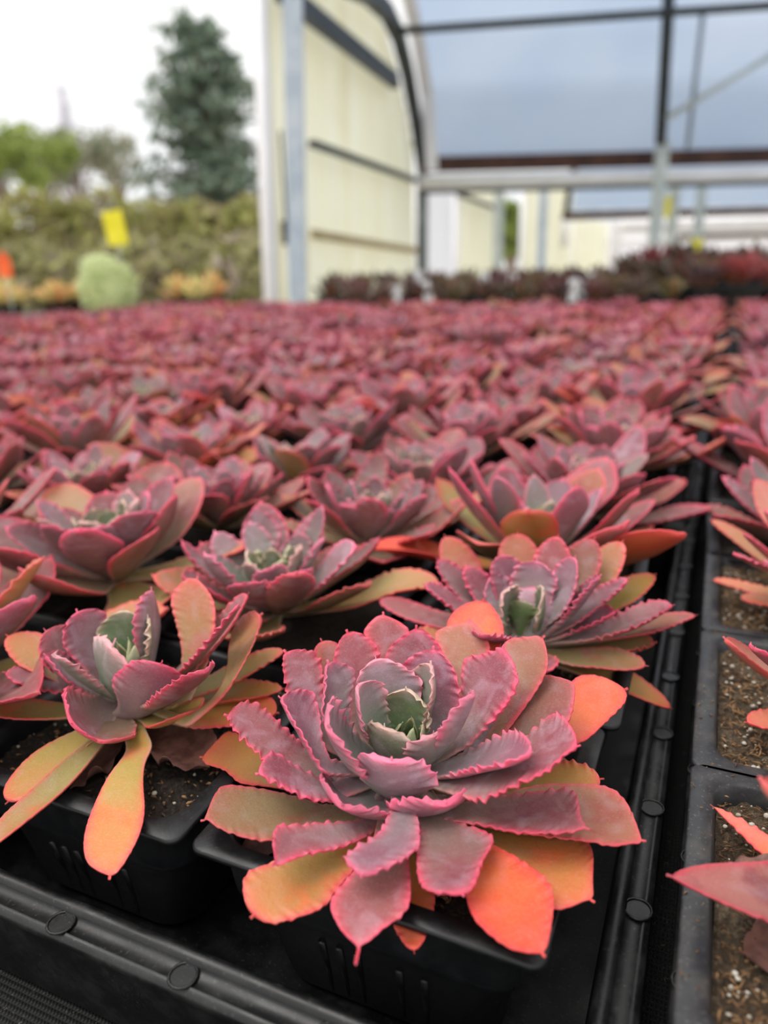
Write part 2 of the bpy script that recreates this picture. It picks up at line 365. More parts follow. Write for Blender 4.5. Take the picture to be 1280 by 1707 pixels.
def traced_rosette(stem, leaves, mats, name, parent, origin, seed0=0, dbg='', outlines=None):
    mb = MB(); stem = np.array(stem, float); ORIGIN[0] = np.array(origin, float)
    for i, lf in enumerate(leaves):
        u, v, el, W, age = lf[:5]; kw = dict(lf[5]) if len(lf) > 5 else {}
        dz = kw.pop('dz', 0.); ro = kw.pop('off', .005)
        st = stem+np.array([0, 0, dz+.016*(1-age)])
        T = solve_tip(st, u, v, el) if 'L' not in kw and 'Lf' not in kw else solve_len(st, u, v, kw.get('L', kw.get('Lf')), 'Lf' in kw)
        kw.pop('L', 0); kw.pop('Lf', 0)
        if i in (outlines or {}):
            cr_, pts_ = outlines[i]; ox_, oy_, k_ = CROPS[cr_]; pts_ = [(ox_+x/k_, oy_+y/k_) for x, y in pts_]
            sm = []                                  # round the measured outline off
            for j_ in range(len(pts_)-1):
                (x0, y0), (x1, y1) = pts_[j_], pts_[j_+1]; sm += [(x0*.75+x1*.25, y0*.75+y1*.25), (x0*.25+x1*.75, y0*.25+y1*.75)]
            kw['outline'] = [pts_[0]]+sm+[pts_[-1]]; kw.setdefault('cup', .22); kw.setdefault('bow', .03); kw.setdefault('mucro', .0012)
        rad = T-st; rad[2] = 0; rad = unit(rad)
        if 'az' in kw:                     # upright leaf whose radial direction is given (degrees from +X)
            a = R(kw.pop('az')); rad = np.array([math.cos(a), math.sin(a), 0])
        Bp = st+rad*ro
        L = np.linalg.norm(T-Bp)
        if dbg and DBG: print('%s %2d L=%.3f az=%.0f el=%d z=%.3f' % (dbg, i, L, math.degrees(math.atan2(rad[1], rad[0])), el, T[2]))
        p = dict(bow=.10 if el > 30 else .03, cup=.55 if age < .5 else .35, ruf=.0010 if age < .34 else (.0007 if age < .57 else .0003), wl=.0042 if age < .34 else .0036, seed=seed0+i, radial=rad); p.update(kw)
        leaf(mb, Bp-origin, T-origin, W/1000, age, **p)
    ob = mb.build(name, mats, parent, data=True); ob.color = (1, 1, 1, 0)
    return ob

def random_rosette(seed, n=34, Rmax=.068, nu=26, nv=9, ruf=.0011, redness=0, wide=.026, lift=0, spd=1.6, heart=.0, mb=None, mi=0, blunt=2.6, amul=1.0):
    rng = np.random.RandomState(seed); mb = mb or MB(); ga = 2.39996
    for i in range(n):
        k = i/(n-1)                         # 0 outer .. 1 inner
        el = 8+67*k**.75+rng.randn()*5+lift; L = Rmax*(1-.78*k**.95)*(1+.09*rng.randn()); Wd = wide*(1-.68*k**1.2)*(1+.08*rng.randn())
        az = i*ga+rng.randn()*.12; age = min(1, max(0, (1-k)**.85*.76*amul+rng.randn()*.06+heart))
        if rng.rand() < .12 and k < .5: age = min(1, age+.22)
        d = np.array([math.cos(az), math.sin(az), 0]); B = d*.005+np.array([0, 0, .001+.013*k])
        T = B+L*(d*math.cos(R(el))+np.array([0, 0, math.sin(R(el))]))
        leaf(mb, B, T, Wd, age, bow=.09+.05*rng.rand(), cup=.5+.2*k, ruf=ruf*(.6+.6*k), seed=seed*100+i, nu=nu, nv=nv, wl=.0046, roll=rng.randn()*.18, um=.68+.06*rng.rand(), q=blunt, thick=.0024, tipin=rng.randn()*.03, sp=1.7, mi=mi)
    return mb

# ------------------------------------------------------------------ pots, soil
def square_loop(h, r, z, n=5):
    pts = []
    for cx, cy, a0 in ((1, 1, 0), (-1, 1, 90), (-1, -1, 180), (1, -1, 270)):
        for i in range(n+1):
            a = R(a0+90*i/n); pts.append((cx*(h-r)+r*math.cos(a), cy*(h-r)+r*math.sin(a), z))
    return pts
def loft(mb, loops, mi=0, closed=True):
    n = len(loops[0]); V = [p for l in loops for p in l]; F = []
    for i in range(len(loops)-1):
        for k in range(n):
            k2 = (k+1) % n; F.append((i*n+k, i*n+k2, (i+1)*n+k2, (i+1)*n+k))
    mb.add(V, F, mi)
    return n
def pot_mb(mb=None, h=.054, depth=.061, lipw=.0075, mi=0, n=6):
    mb = mb or MB()
    prof = [(h-lipw-.010, .010, -depth+.003), (h-lipw-.001, .010, -.006), (h-lipw, .0095, -.001), (h-lipw+.001, .009, .0002), (h-.0006, .0045, .0002), (h, .0045, -.0004), (h, .0045, -.0016), (h-.0016, .0045, -.0019), (h-.0055, .009, -.0052), (h-.0065, .010, -.020), (h-.0075, .011, -.0235), (h-.0100, .013, -.0255), (h-.0112, .014, -.03), (h-.016, .014, -depth+.002), (h-.018, .013, -depth)]
    loops = [square_loop(a, r, z, n) for a, r, z in prof]
    loft(mb, [l for l in loops], mi)
    b = square_loop(h-.018, .013, -depth, n); mb.add(b, [tuple(range(len(b)))[::-1]], mi)
    b = square_loop(h-lipw-.010, .010, -depth+.003, n); mb.add(b, [tuple(range(len(b)))], mi)
    return mb
def ribs_mb(mb, h=.054, depth=.061):       # moulded drainage ribs at the foot of the wall
    for sd in range(4):
        a = sd*math.pi/2; c, s = math.cos(a), math.sin(a)
        for x in (-.016, -.010, -.004, .010, .018):
            p0 = (x, -(h-.0118), -.033); p1 = (x*.96, -(h-.0166), -depth+.004)
            mb.tube([(p[0]*c-p[1]*s, p[0]*s+p[1]*c, p[2]) for p in (p0, p1)], .0013, 6)
    return mb
def soil_mb(seed, h=.0455, z=-.010, n=46, amp=.0022, mb=None, mi=0):
    mb = mb or MB(); V = []; F = []
    for i in range(n):
        for j in range(n):
            x = (i/(n-1)*2-1)*h; y = (j/(n-1)*2-1)*h
            q = Vector((x*90+seed*3.1, y*90, seed)); q2 = Vector((x*320, y*320, seed*1.3))
            V.append((x, y, z+amp*mn.noise(q)+.0013*mn.noise(q2)+.0012*mn.noise(q2*2.1)))
    for i in range(n-1):
        for j in range(n-1): F.append((i*n+j, (i+1)*n+j, (i+1)*n+j+1, i*n+j+1))
    mb.add(V, F, mi)
    return mb
def grains_mb(seed, count, rmin, rmax, z=-.0095, h=.044, edge=False, n=1):
    rng = random.Random(seed); mb = MB()
    for i in range(count):
        x, y = rng.uniform(-h, h), rng.uniform(-h, h)
        if edge and rng.random() < .5:
            if rng.random() < .5: x = math.copysign(h-rng.random()*.004, x)
            else: y = math.copysign(h-rng.random()*.004, y)
        r = rng.uniform(rmin, rmax)*rng.uniform(.5, 1)
        mb.blob((x, y, z+r*.3+rng.random()*.0006), (r, r*rng.uniform(.6, 1), r*rng.uniform(.5, .9)), rng.random()*50, n=n)
    return mb
def chips_mb(seed, count, h=.044, z=-.0088, lmin=.001, lmax=.005, th=.00035):
    rng = random.Random(seed); mb = MB()
    for i in range(count):
        x, y = rng.uniform(-h, h), rng.uniform(-h, h); a = rng.uniform(0, 6.3); l = rng.uniform(lmin, lmax); e_ = rng.uniform(-.4, .4)
        d = np.array([math.cos(a)*math.cos(e_), math.sin(a)*math.cos(e_), math.sin(e_)])*l/2; c = np.array([x, y, z+rng.random()*.0008])
        b_ = c+np.array([rng.uniform(-1, 1), rng.uniform(-1, 1), rng.uniform(0, 1)])*l*.12
        mb.tube([c-d, b_, c+d], [th*rng.uniform(.4, 1), th*rng.uniform(.8, 2), th*.4], 5)
    return mb

# ------------------------------------------------------------------ structure: ground, bench mat
def ground_mat():
    k = NT('dry_ground'); n1 = k.noise(1.2, 6, .6); n2 = k.noise(12, 4)
    col = k.ramp(n1, [(.3, c8(176, 166, 148)), (.5, c8(196, 188, 170)), (.7, c8(178, 176, 150))])
    k.set(k.b.inputs['Base Color'], k.mix(k.math('MULTIPLY', n2, .3), col, (.5, .45, .38, 1))); k.b.inputs['Roughness'].default_value = .95
    return k.m
GZ = -.90
mb = MB(); mb.add([(-90, -30, GZ), (90, -30, GZ), (90, 120, GZ), (-90, 120, GZ)], [(0, 1, 2, 3)])
g = mb.build('ground', ground_mat(), smooth=False); tag(g, kind='structure')
def mat_mat():
    k = NT('woven_black_ground_cloth'); w1 = k.node('TexWave'); w1.inputs['Scale'].default_value = 230; w1.bands_direction = 'X'; k.set(w1.inputs['Vector'], k.obj())
    w2 = k.node('TexWave'); w2.inputs['Scale'].default_value = 150; w2.bands_direction = 'Y'; k.set(w2.inputs['Vector'], k.obj())
    h = k.math('MULTIPLY', w1.outputs['Fac'], w2.outputs['Fac']); n = k.noise(500, 3, .7)
    col = k.mix(k.smooth(h, .2, .9), (.004, .004, .004, 1), (.03, .03, .03, 1)); col = k.mix(k.smooth(n, .62, .72), col, (.12, .10, .08, 1))
    k.set(k.b.inputs['Base Color'], col); k.b.inputs['Roughness'].default_value = .75; k.bump(h, .8, .0015)
    return k.m
MZ = -.065
BX0, BX1, BY0, BY1 = -2.05, 1.30, -.10, 2.46
bench = empty('growing_bench', ((BX0+BX1)/2, (BY0+BY1)/2, GZ), label='long growing bench under black woven cloth carrying the trays of pink succulents', cat='bench')
ox, oy = (BX0+BX1)/2, (BY0+BY1)/2
mb = MB(); mb.box((0, 0, MZ-.004-GZ), (BX1-BX0, BY1-BY0, .008)); mb.build('bench_cloth', mat_mat(), bench, smooth=False)
mb = MB(); mb.box((0, 0, MZ-.03-GZ), (BX1-BX0-.02, BY1-BY0-.02, .04)); mb.build('bench_top', M_POSTW, bench, smooth=False)
for sx_ in (-1, 0, 1):
    for sy in (-1, 1):
        mb = MB(); mb.box((sx_*(BX1-BX0)*.45, sy*(BY1-BY0)*.42, (MZ-.05-GZ)/2), (.06, .06, MZ-.05-GZ)); mb.build('leg', M_POSTW, bench, smooth=False)

# ------------------------------------------------------------------ nursery trays
TZ = -.020
def tray_proto(nx, ny):
    wx, wy = nx*.112+.008, ny*.104+.012
    root = empty('nursery_tray')
    def rect(dx, z, r=.006):
        pts = []
        hx, hy = wx/2+dx, wy/2+dx
        for cx, cy, a0 in ((1, 1, 0), (-1, 1, 90), (-1, -1, 180), (1, -1, 270)):
            for i in range(4):
                a = R(a0+30*i); pts.append((cx*(hx-r)+r*math.cos(a), cy*(hy-r)+r*math.sin(a), z))
        return pts
    mb = MB()
    prof = [(-.012, MZ+.0022), (-.0085, TZ-.004), (-.0085, TZ-.0012), (-.0078, TZ+.0002), (-.0062, TZ+.001), (-.0045, TZ+.0006), (-.0038, TZ-.0008), (-.0034, TZ-.0018), (.001, TZ-.002), (.0016, TZ-.0014), (.0022, TZ-.002), (.0034, TZ-.0026), (.0038, TZ-.0046), (.0026, TZ-.0052), (-.001, TZ-.007), (-.004, MZ+.003), (-.006, MZ+.0012)]
    loft(mb, [rect(a, z) for a, z in prof])
    b = rect(-.012, MZ+.0022); mb.add(b, [tuple(range(len(b)))]); b = rect(-.006, MZ+.0012); mb.add(b, [tuple(range(len(b)))[::-1]])
    # second ridge running along the ledge
    mb.build('tray_shell', M_TRAY, root)
    # embossed round studs on the rim
    for sd in range(4):
        L, hw = (wx, wy/2) if sd % 2 == 0 else (wy, wx/2); a = sd*math.pi/2; c, s = math.cos(a), math.sin(a)
        k = int(round(L/.048))
        for i in range(k):
            x = (i+.5)/k*L-L/2; y = -(hw-.0004)
            st = MB(); X, Y = x*c-y*s, x*s+y*c
            ring = [(X+.0040*math.cos(q), Y+.0040*math.sin(q), TZ-.0012) for q in np.linspace(0, 2*math.pi, 17)]
            st.tube(ring, .00045, 6, cap=False)
            disc = [(X+.0039*math.cos(q), Y+.0039*math.sin(q), TZ-.0013) for q in np.linspace(0, 2*math.pi, 16, endpoint=False)]
            st.add(disc, [tuple(range(16))]); st.build('rim_stud', M_TRAY, root)
    return root, wx, wy
tray, TW, TH = tray_proto(4, 4)
TX0 = -.0035; TY0 = .1165
register(tray)
tray.location = (TX0-TW/2, TY0+TH/2, 0)
tag(tray, 'black plastic nursery tray at the front left, its studded rim facing the viewer', 'tray', 'nursery trays on the bench')
def gapshift(y): return .03*min(1, max(0, (y-.75)/.5))
for cx in range(0, 5):
    for cy in range(0, 6):
        if (cx, cy) == (0, 0): continue
        x = TX0-TW/2-cx*(TW+.004); y = TY0+TH/2+cy*(TH+.004)
        if y+TH/2 > BY1: continue
        u, v, z = project((x, y, 0)); m = 520/z
        if z < .1 or u < -m or u > 1280+m or x-TW/2 < BX0-.02: continue
        t = copy_tree(tray); t.location = (x+gapshift(y), y, 0)
        t['label'] = 'black tray hidden under succulents, %s row of trays, %s left of the gap' % (('first', 'second', 'third', 'fourth', 'fifth', 'sixth')[cy], ('first', 'second', 'third', 'fourth', 'fifth', 'sixth')[cx])
for cy in range(0, 5):
    y = TY0+TH/2+cy*(TH+.004)-.02; x = -.0015+TW/2
    if y+TH/2 > BY1: continue
    t = copy_tree(tray); t.location = (x+gapshift(y)+.012, y, 0)
    t['label'] = ('black nursery tray at the right edge holding dusty grey pots of mossy soil', 'black nursery tray on the right, second along the gap', 'black nursery tray on the right, third along the gap', 'black nursery tray on the right, fourth along the gap', 'black nursery tray on the right, fifth along the gap')[cy]

# ------------------------------------------------------------------ potted succulents
def potted(name, loc, rz, dusty=False, seed=0, detail=2):
    root = empty(name, loc, rz)
    pm = M_POTG if dusty else M_POT
    pb = pot_mb()
    if detail > 1: ribs_mb(pb)
    p = pb.build('pot', pm, root)
    soil_mb(seed, n=110 if detail > 1 else 24, z=-.006 if dusty else -.0095, amp=.0034 if dusty else .0026).build('soil', M_SOILG if dusty else M_SOIL, root)
    zz = -.0052 if dusty else -.0088
    if detail > 1:
        tag(grains_mb(seed+1, 360 if dusty else 110, .0003, .0012 if dusty else .0011, edge=not dusty, z=zz).build('perlite', M_PERL, root), kind='stuff')
        tag(chips_mb(seed+2, 2000 if dusty else 420, z=zz, lmin=.0006, lmax=.0042 if dusty else .003, th=.00022 if dusty else .00035).build('bark_chips', M_BARK, root), kind='stuff')
    if dusty: tag(chips_mb(seed+3, 260, h=.0535, z=.0004, lmin=.0004, lmax=.0020, th=.00016).build('soil_crumbs', M_BARK, root), kind='stuff')
    return root
def dried(root, origin, stem, tips, seed=0):
    for i, (u, v, el, Wd) in enumerate(tips):
        T = solve_tip(np.array(stem)-[0, 0, .002], u, v, el); B = np.array(stem)-[0, 0, .002]+unit(T-np.array(stem))*.004
        mb = MB(); leaf(mb, B-origin, T-origin, Wd/1000, .9, bow=.02, cup=.7, ruf=.0022, wl=.011, thick=.0008, seed=seed+i, nu=36, nv=13)
        o = mb.build('dried_leaf', M_DRY, root, data=True); o['label'] = 'shrivelled brown dried leaf'

# --- the large one in front
HP = np.array([-.0765, .1925, 0.0])
hero = potted('potted_succulent', HP, R(-2.5), seed=11)
hero.rotation_euler = (0, 0, 0)
tag(hero, 'large sharp rosette with frilly pink leaf edges in the front black pot', 'succulent', 'potted succulents on the bench')
hs = np.array([-.0800, .1880, -.002])
HL = [
 (415, 1508, 3, 26, .84, dict(roll=.1, bow=-.02, q=3.4)), (600, 1584, 2, 27, .58, dict(bow=-.05, q=2.0, mucro=.004)), (912, 1590, 6, 32, .99, dict(bow=-.04, dz=.002, q=2.8, ruf=.0003)),
 (788, 1486, 9, 26, .55, dict(q=4., mucro=.001)), (597, 1455, 10, 22, .40, dict(q=4., bow=-.05, mucro=.001)), (456, 1440, 9, 19, .52, dict(q=4.5, roll=.35)),
 (342, 1366, 4, 19, .68, dict(q=2.6)), (339, 1276, 2, 22, .90, dict(q=2.2)), (381, 1192, 18, 19, .55, dict(roll=-.1, q=3.5)),
 (431, 1287, 17, 18, .47, dict(roll=.15, q=3.4)), (570, 1344, 24, 27, .36, dict(cup=.7, bow=.24, az=-118, L=.037, q=5, off=.008, dz=-.003)), (652, 1268, 62, 25, .28, dict(az=-78, bow=.24, cup=.7, q=5, off=.008, L=.036, dz=-.006)),
 (742, 1340, 26, 26, .38, dict(cup=.7, bow=.24, az=-55, L=.037, q=5, off=.008, dz=-.004)), (546, 1212, 46, 24, .32, dict(bow=.2, cup=.7, az=-152, L=.043, q=4.5)), (470, 1158, 36, 17, .42, dict(bow=.12, cup=.7)),
 (548, 1106, 52, 18, .38, dict(bow=.10, cup=.7)), (479, 1088, 33, 20, .54, dict(q=4.)), (578, 1055, 42, 21, .55, {}),
 (634, 1024, 38, 23, .62, {}), (536, 1070, 32, 20, .66, {}), (700, 1048, 48, 26, .50, {}),
 (714, 1080, 58, 24, .42, dict(cup=.6)), (812, 1004, 31, 28, .96, dict(q=2.2, ruf=.0001)), (785, 1034, 36, 27, .68, {}),
 (833, 1076, 47, 24, .50, {}), (846, 1116, 55, 21, .42, dict(q=4.5, Lf=.052)), (905, 1060, 32, 24, .66, {}),
 (950, 1142, 26, 28, .62, dict(ruf=.0002)), (1044, 1153, 15, 28, .96, dict(q=2.2, ruf=.0002)), (958, 1222, 29, 24, .52, dict(q=3.4)),
 (884, 1256, 38, 21, .40, dict(roll=-.1, cup=.7, L=.056)), (788, 1157, 62, 15, .30, dict(bow=.14, cup=.9)), (980, 1380, 11, 20, .56, dict(q=4.)),
 (1068, 1408, 5, 25, .68, dict(q=2.2)), (987, 1500, 3.2, 31, .88, dict(q=3., bow=-.0, cup=.1)), (678, 1149, 74, 21, .12, dict(az=85, cup=.9, bow=.12)),
 (717, 1108, 68, 18, .19, dict(az=40, bow=.12, cup=.9)), (627, 1099, 64, 20, .24, dict(cup=.8, az=120)), (597, 1143, 68, 17, .24, dict(az=175, bow=.14, cup=1.0)),
 (640, 1212, 70, 19, .15, dict(az=-100, bow=.26, cup=.7, L=.024, off=.004)), (722, 1224, 66, 18, .22, dict(az=-35, bow=.24, cup=.8, L=.027, off=.004)),
 (669, 1206, 80, 6, .03, dict(az=170, pt=1, thick=.0014, um=.4, mucro=.001, ruf=.0002)), (689, 1213, 80, 6, .02, dict(az=-60, pt=1, thick=.0014, um=.4, mucro=.001, ruf=.0002)), (704, 1207, 78, 9, .06, dict(az=20, pt=1, thick=.0014, um=.4, mucro=.001, ruf=.0005)), (686, 1196, 84, 6, .0, dict(az=80, pt=1, thick=.0014, um=.4, mucro=.001, ruf=.0002)),
 (690, 1583, 2, 12, .93, dict(q=1.8, dz=-.004)), (1000, 1300, 6, 20, .80, dict(ruf=.0008, dz=-.002)),
]
HO = {
 0: ('A', [(560, 700), (450, 810), (390, 880), (380, 905), (330, 925), (270, 940), (225, 945), (180, 925), (150, 890), (140, 840), (150, 805), (220, 785), (300, 760), (420, 700), (540, 640)]),
 1: ('B', [(1150, 480), (1165, 620), (1165, 730), (1140, 800), (1060, 850), (1000, 880), (960, 925), (890, 950), (880, 970), (862, 945), (800, 900), (750, 830), (720, 760), (740, 700), (800, 630), (860, 560), (990, 400)]),
 2: ('C', [(200, 420), (290, 650), (320, 800), (370, 870), (430, 910), (490, 950), (560, 972), (640, 975), (715, 965), (740, 880), (760, 760), (755, 680), (720, 630), (660, 585), (560, 510), (450, 450), (330, 370)]),
 3: ('C', [(65, 320), (50, 420), (45, 540), (60, 610), (100, 655), (170, 655), (240, 662), (300, 655), (345, 625), (370, 560), (400, 480), (440, 430), (455, 390), (420, 355), (330, 320), (230, 285)]),
 4: ('B', [(1060, 220), (1010, 330), (960, 380), (880, 410), (830, 440), (790, 468), (820, 500), (860, 535), (905, 560), (1000, 535), (1100, 500), (1215, 435), (1210, 330), (1205, 290), (1180, 230)]),
 5: ('B', [(1040, 270), (880, 360), (780, 410), (650, 440), (560, 460), (480, 495), (425, 515), (410, 440), (402, 370), (410, 310), (440, 285), (500, 290), (620, 270), (750, 258), (900, 245)]),
 6: ('B', [(800, 330), (560, 370), (400, 370), (300, 368), (230, 350), (150, 325), (90, 290), (55, 250), (30, 258), (50, 215), (75, 150), (110, 90), (150, 68), (220, 70), (330, 80), (450, 100), (600, 140), (780, 200)]),
 7: ('E', [(560, 1030), (400, 1010), (230, 1005), (190, 950), (130, 910), (60, 900), (22, 860), (30, 830), (80, 780), (130, 730), (185, 690), (300, 760), (450, 860), (600, 950)]),
 8: ('E', [(780, 1010), (600, 960), (450, 890), (360, 845), (300, 790), (240, 740), (190, 690), (172, 640), (160, 610), (180, 590), (220, 545), (280, 530), (340, 545), (400, 590), (480, 650), (560, 720), (680, 820), (810, 950)]),
 9: ('E', [(800, 1090), (640, 1080), (560, 1050), (500, 1020), (430, 990), (370, 950), (345, 930), (360, 880), (400, 820), (440, 800), (480, 830), (540, 870), (640, 920), (760, 980), (900, 1040)]),
 14: ('E', [(760, 930), (700, 870), (620, 810), (570, 740), (520, 660), (500, 590), (480, 530), (475, 490), (510, 468), (560, 462), (600, 475), (630, 480), (650, 530), (690, 620), (700, 700), (780, 860)]),
 15: ('E', [(860, 860), (800, 760), (740, 680), (690, 610), (680, 560), (700, 490), (710, 420), (725, 330), (755, 285), (800, 295), (850, 315), (875, 360), (880, 400), (865, 460), (880, 600), (930, 830)]),
 16: ('E', [(760, 800), (560, 600), (500, 465), (490, 400), (480, 320), (488, 240), (540, 225), (620, 225), (680, 250), (710, 320), (715, 400), (720, 520), (860, 780)]),
 17: ('E', [(900, 700), (820, 460), (780, 340), (775, 285), (790, 220), (820, 150), (870, 112), (930, 125), (1000, 170), (1040, 230), (1045, 290), (1020, 400), (1000, 650)]),
 18: ('E', [(1100, 550), (1060, 450), (1040, 260), (1000, 180), (945, 125), (980, 70), (1050, 8), (1130, 40), (1200, 80), (1225, 120), (1230, 250), (1190, 500)]),
 20: ('A', [(620, 500), (570, 300), (545, 240), (540, 200), (560, 160), (600, 130), (640, 108), (680, 140), (705, 175), (705, 250), (690, 320), (660, 500)]),
 21: ('A', [(640, 500), (620, 320), (605, 270), (590, 225), (620, 190), (668, 168), (710, 185), (745, 225), (760, 290), (752, 350), (730, 420), (690, 500)]),
 22: ('D', [(150, 600), (205, 300), (200, 200), (215, 120), (260, 60), (340, 14), (420, 8), (460, 50), (500, 110), (520, 180), (505, 240), (440, 360), (250, 620)]),
 23: ('D', [(160, 640), (200, 350), (165, 240), (140, 190), (180, 155), (270, 130), (335, 108), (390, 160), (430, 220), (445, 270), (420, 340), (360, 450), (240, 640)]),
 24: ('D', [(240, 760), (290, 520), (290, 400), (300, 320), (340, 300), (420, 290), (490, 242), (530, 285), (560, 330), (585, 400), (590, 450), (540, 560), (330, 780)]),
 25: ('D', [(240, 920), (360, 700), (375, 600), (360, 480), (362, 385), (420, 375), (480, 370), (545, 378), (578, 400), (595, 480), (580, 560), (588, 640), (560, 700), (500, 750), (440, 800), (300, 950)]),
 26: ('D', [(330, 840), (520, 560), (570, 450), (550, 350), (510, 265), (530, 230), (590, 210), (650, 205), (715, 192), (740, 250), (755, 320), (755, 380), (720, 450), (600, 600), (380, 870)]),
 27: ('D', [(330, 900), (500, 720), (575, 620), (590, 540), (610, 480), (660, 420), (730, 400), (830, 420), (890, 440), (890, 520), (880, 600), (860, 660), (700, 740), (520, 850), (380, 950)]),
 28: ('D', [(450, 850), (700, 640), (830, 500), (870, 440), (900, 410), (960, 398), (1040, 410), (1110, 440), (1170, 487), (1160, 550), (1100, 610), (1020, 680), (960, 740), (905, 760), (740, 830), (520, 900)]),
 29: ('D', [(320, 1020), (500, 850), (610, 740), (680, 690), (760, 625), (795, 615), (830, 630), (880, 690), (905, 740), (900, 800), (850, 830), (790, 890), (750, 940), (650, 980), (550, 1010), (360, 1070)]),
 32: ('C', [(120, 230), (300, 180), (450, 155), (600, 145), (750, 128), (850, 118), (885, 150), (890, 200), (900, 270), (935, 308), (900, 320), (840, 340), (720, 355), (620, 358), (520, 345), (400, 310), (260, 285), (130, 265)]),
 33: ('C', [(250, 170), (500, 130), (700, 90), (850, 100), (950, 105), (1050, 120), (1110, 160), (1160, 230), (1200, 330), (1222, 398), (1150, 405), (1070, 432), (1000, 415), (900, 400), (750, 380), (500, 330), (260, 260)]),
 34: ('C', [(250, 270), (500, 310), (700, 340), (880, 335), (930, 370), (965, 440), (965, 500), (960, 600), (966, 688), (900, 700), (850, 730), (780, 745), (730, 735), (600, 640), (450, 480), (250, 320)]),
}
traced_rosette(hs, HL, M_LEAF, 'rosette', hero, HP, 500, dbg='H', outlines=HO)
dried(hero, HP, hs, [(1000, 1318, 3, 16), (400, 1418, -3, 14), (672, 1500, -6, 12)], 40)

# --- left neighbour
LP = np.array([-.1885, .1920, 0.0])
leftp = potted('potted_succulent', LP, 0, seed=21)
tag(leftp, 'green-hearted front rosette with one long yellow leaf hanging over its black pot', 'succulent', 'potted succulents on the bench')
ls = np.array([-.1960, .1880, -.002])
LL = [
 (187, 1460, 1, 20, .84, dict(bow=-.05, ruf=.0001, q=3.2, um=.72, base=.3)), (-12, 1408, 0, 11, .76, dict(ruf=.0001, cup=.9, bow=-.04)), (14, 1335, 2, 17, .84, dict(ruf=.0001, bow=-.06)),
 (-18, 1185, 8, 14, .80, dict(ruf=.0001)), (120, 1205, 12, 24, .52, dict(cup=.7, bow=.2, az=-140, L=.040, q=4)), (168, 1236, 12, 22, .62, dict(cup=.7, bow=.16, az=-105, L=.036, q=4)),
 (330, 1184, 20, 20, .82, dict(cup=.6, bow=.1, ruf=.0002)), (268, 1106, 46, 27, .46, dict(bow=.22, cup=.5, az=-60, ruf=.0004, L=.038, off=.008, dz=-.003)), (343, 1118, 36, 18, .52, dict(cup=.8, bow=.12)),
 (186, 1078, 62, 24, .2, dict(az=-110, bow=.2, cup=.7, L=.030, mucro=.004)), (205, 1018, 66, 21, .10, dict(az=110, cup=.8)), (246, 1030, 64, 18, .12, dict(az=60, cup=.8)),
 (252, 984, 62, 25, .38, dict(az=20, bow=.1, cup=.7)), (322, 960, 48, 26, .70, dict(ruf=.0003)), (396, 1010, 44, 17, .52, {}),
 (440, 1018, 32, 19, .72, dict(ruf=.0003)), (472, 1086, 18, 16, .82, dict(ruf=.0003)), (470, 1148, 8, 15, .86, dict(cup=.7, ruf=.0003)),
 (76, 1052, 42, 24, .55, {}), (14, 1060, 26, 22, .74, dict(ruf=.0003)), (76, 1094, 40, 17, .44, dict(cup=.8)),
 (92, 1093, 50, 14, .22, {}), (10, 1122, 20, 14, .52, {}), (412, 992, 38, 18, .6, {}),
 (196, 1072, 76, 8, .03, dict(az=100, pt=1, thick=.0014, um=.4, mucro=.001, ruf=.0003)), (214, 1066, 78, 7, .02, dict(az=0, pt=1, thick=.0014, um=.4, mucro=.001, ruf=.0002)), (225, 1075, 76, 8, .05, dict(az=-40, pt=1, thick=.0014, um=.4, mucro=.001, ruf=.0003)), (130, 1020, 55, 22, .45, {}), (460, 1190, 6, 22, .88, dict(ruf=.0002)),
]
LO = {
 0: ('F', [(560, 800), (530, 850), (470, 920), (420, 1020), (375, 1130), (357, 1220), (370, 1290), (420, 1320), (485, 1338), (540, 1280), (600, 1180), (625, 1080), (612, 950), (622, 860), (660, 800)]),
 13: ('F', [(730, 620), (790, 400), (760, 250), (735, 160), (760, 100), (822, 48), (890, 110), (930, 180), (925, 300), (900, 400), (860, 480), (780, 640)]),
 15: ('F', [(740, 680), (900, 580), (965, 480), (975, 400), (1000, 290), (1050, 230), (1112, 202), (1118, 280), (1085, 380), (1020, 500), (900, 600), (780, 700)]),
}
traced_rosette(ls, LL, M_LEAF, 'rosette', leftp, LP, 700, dbg='L', outlines=LO)
dried(leftp, LP, ls, [(345, 1278, -2, 24), (120, 1310, -5, 20)], 60)

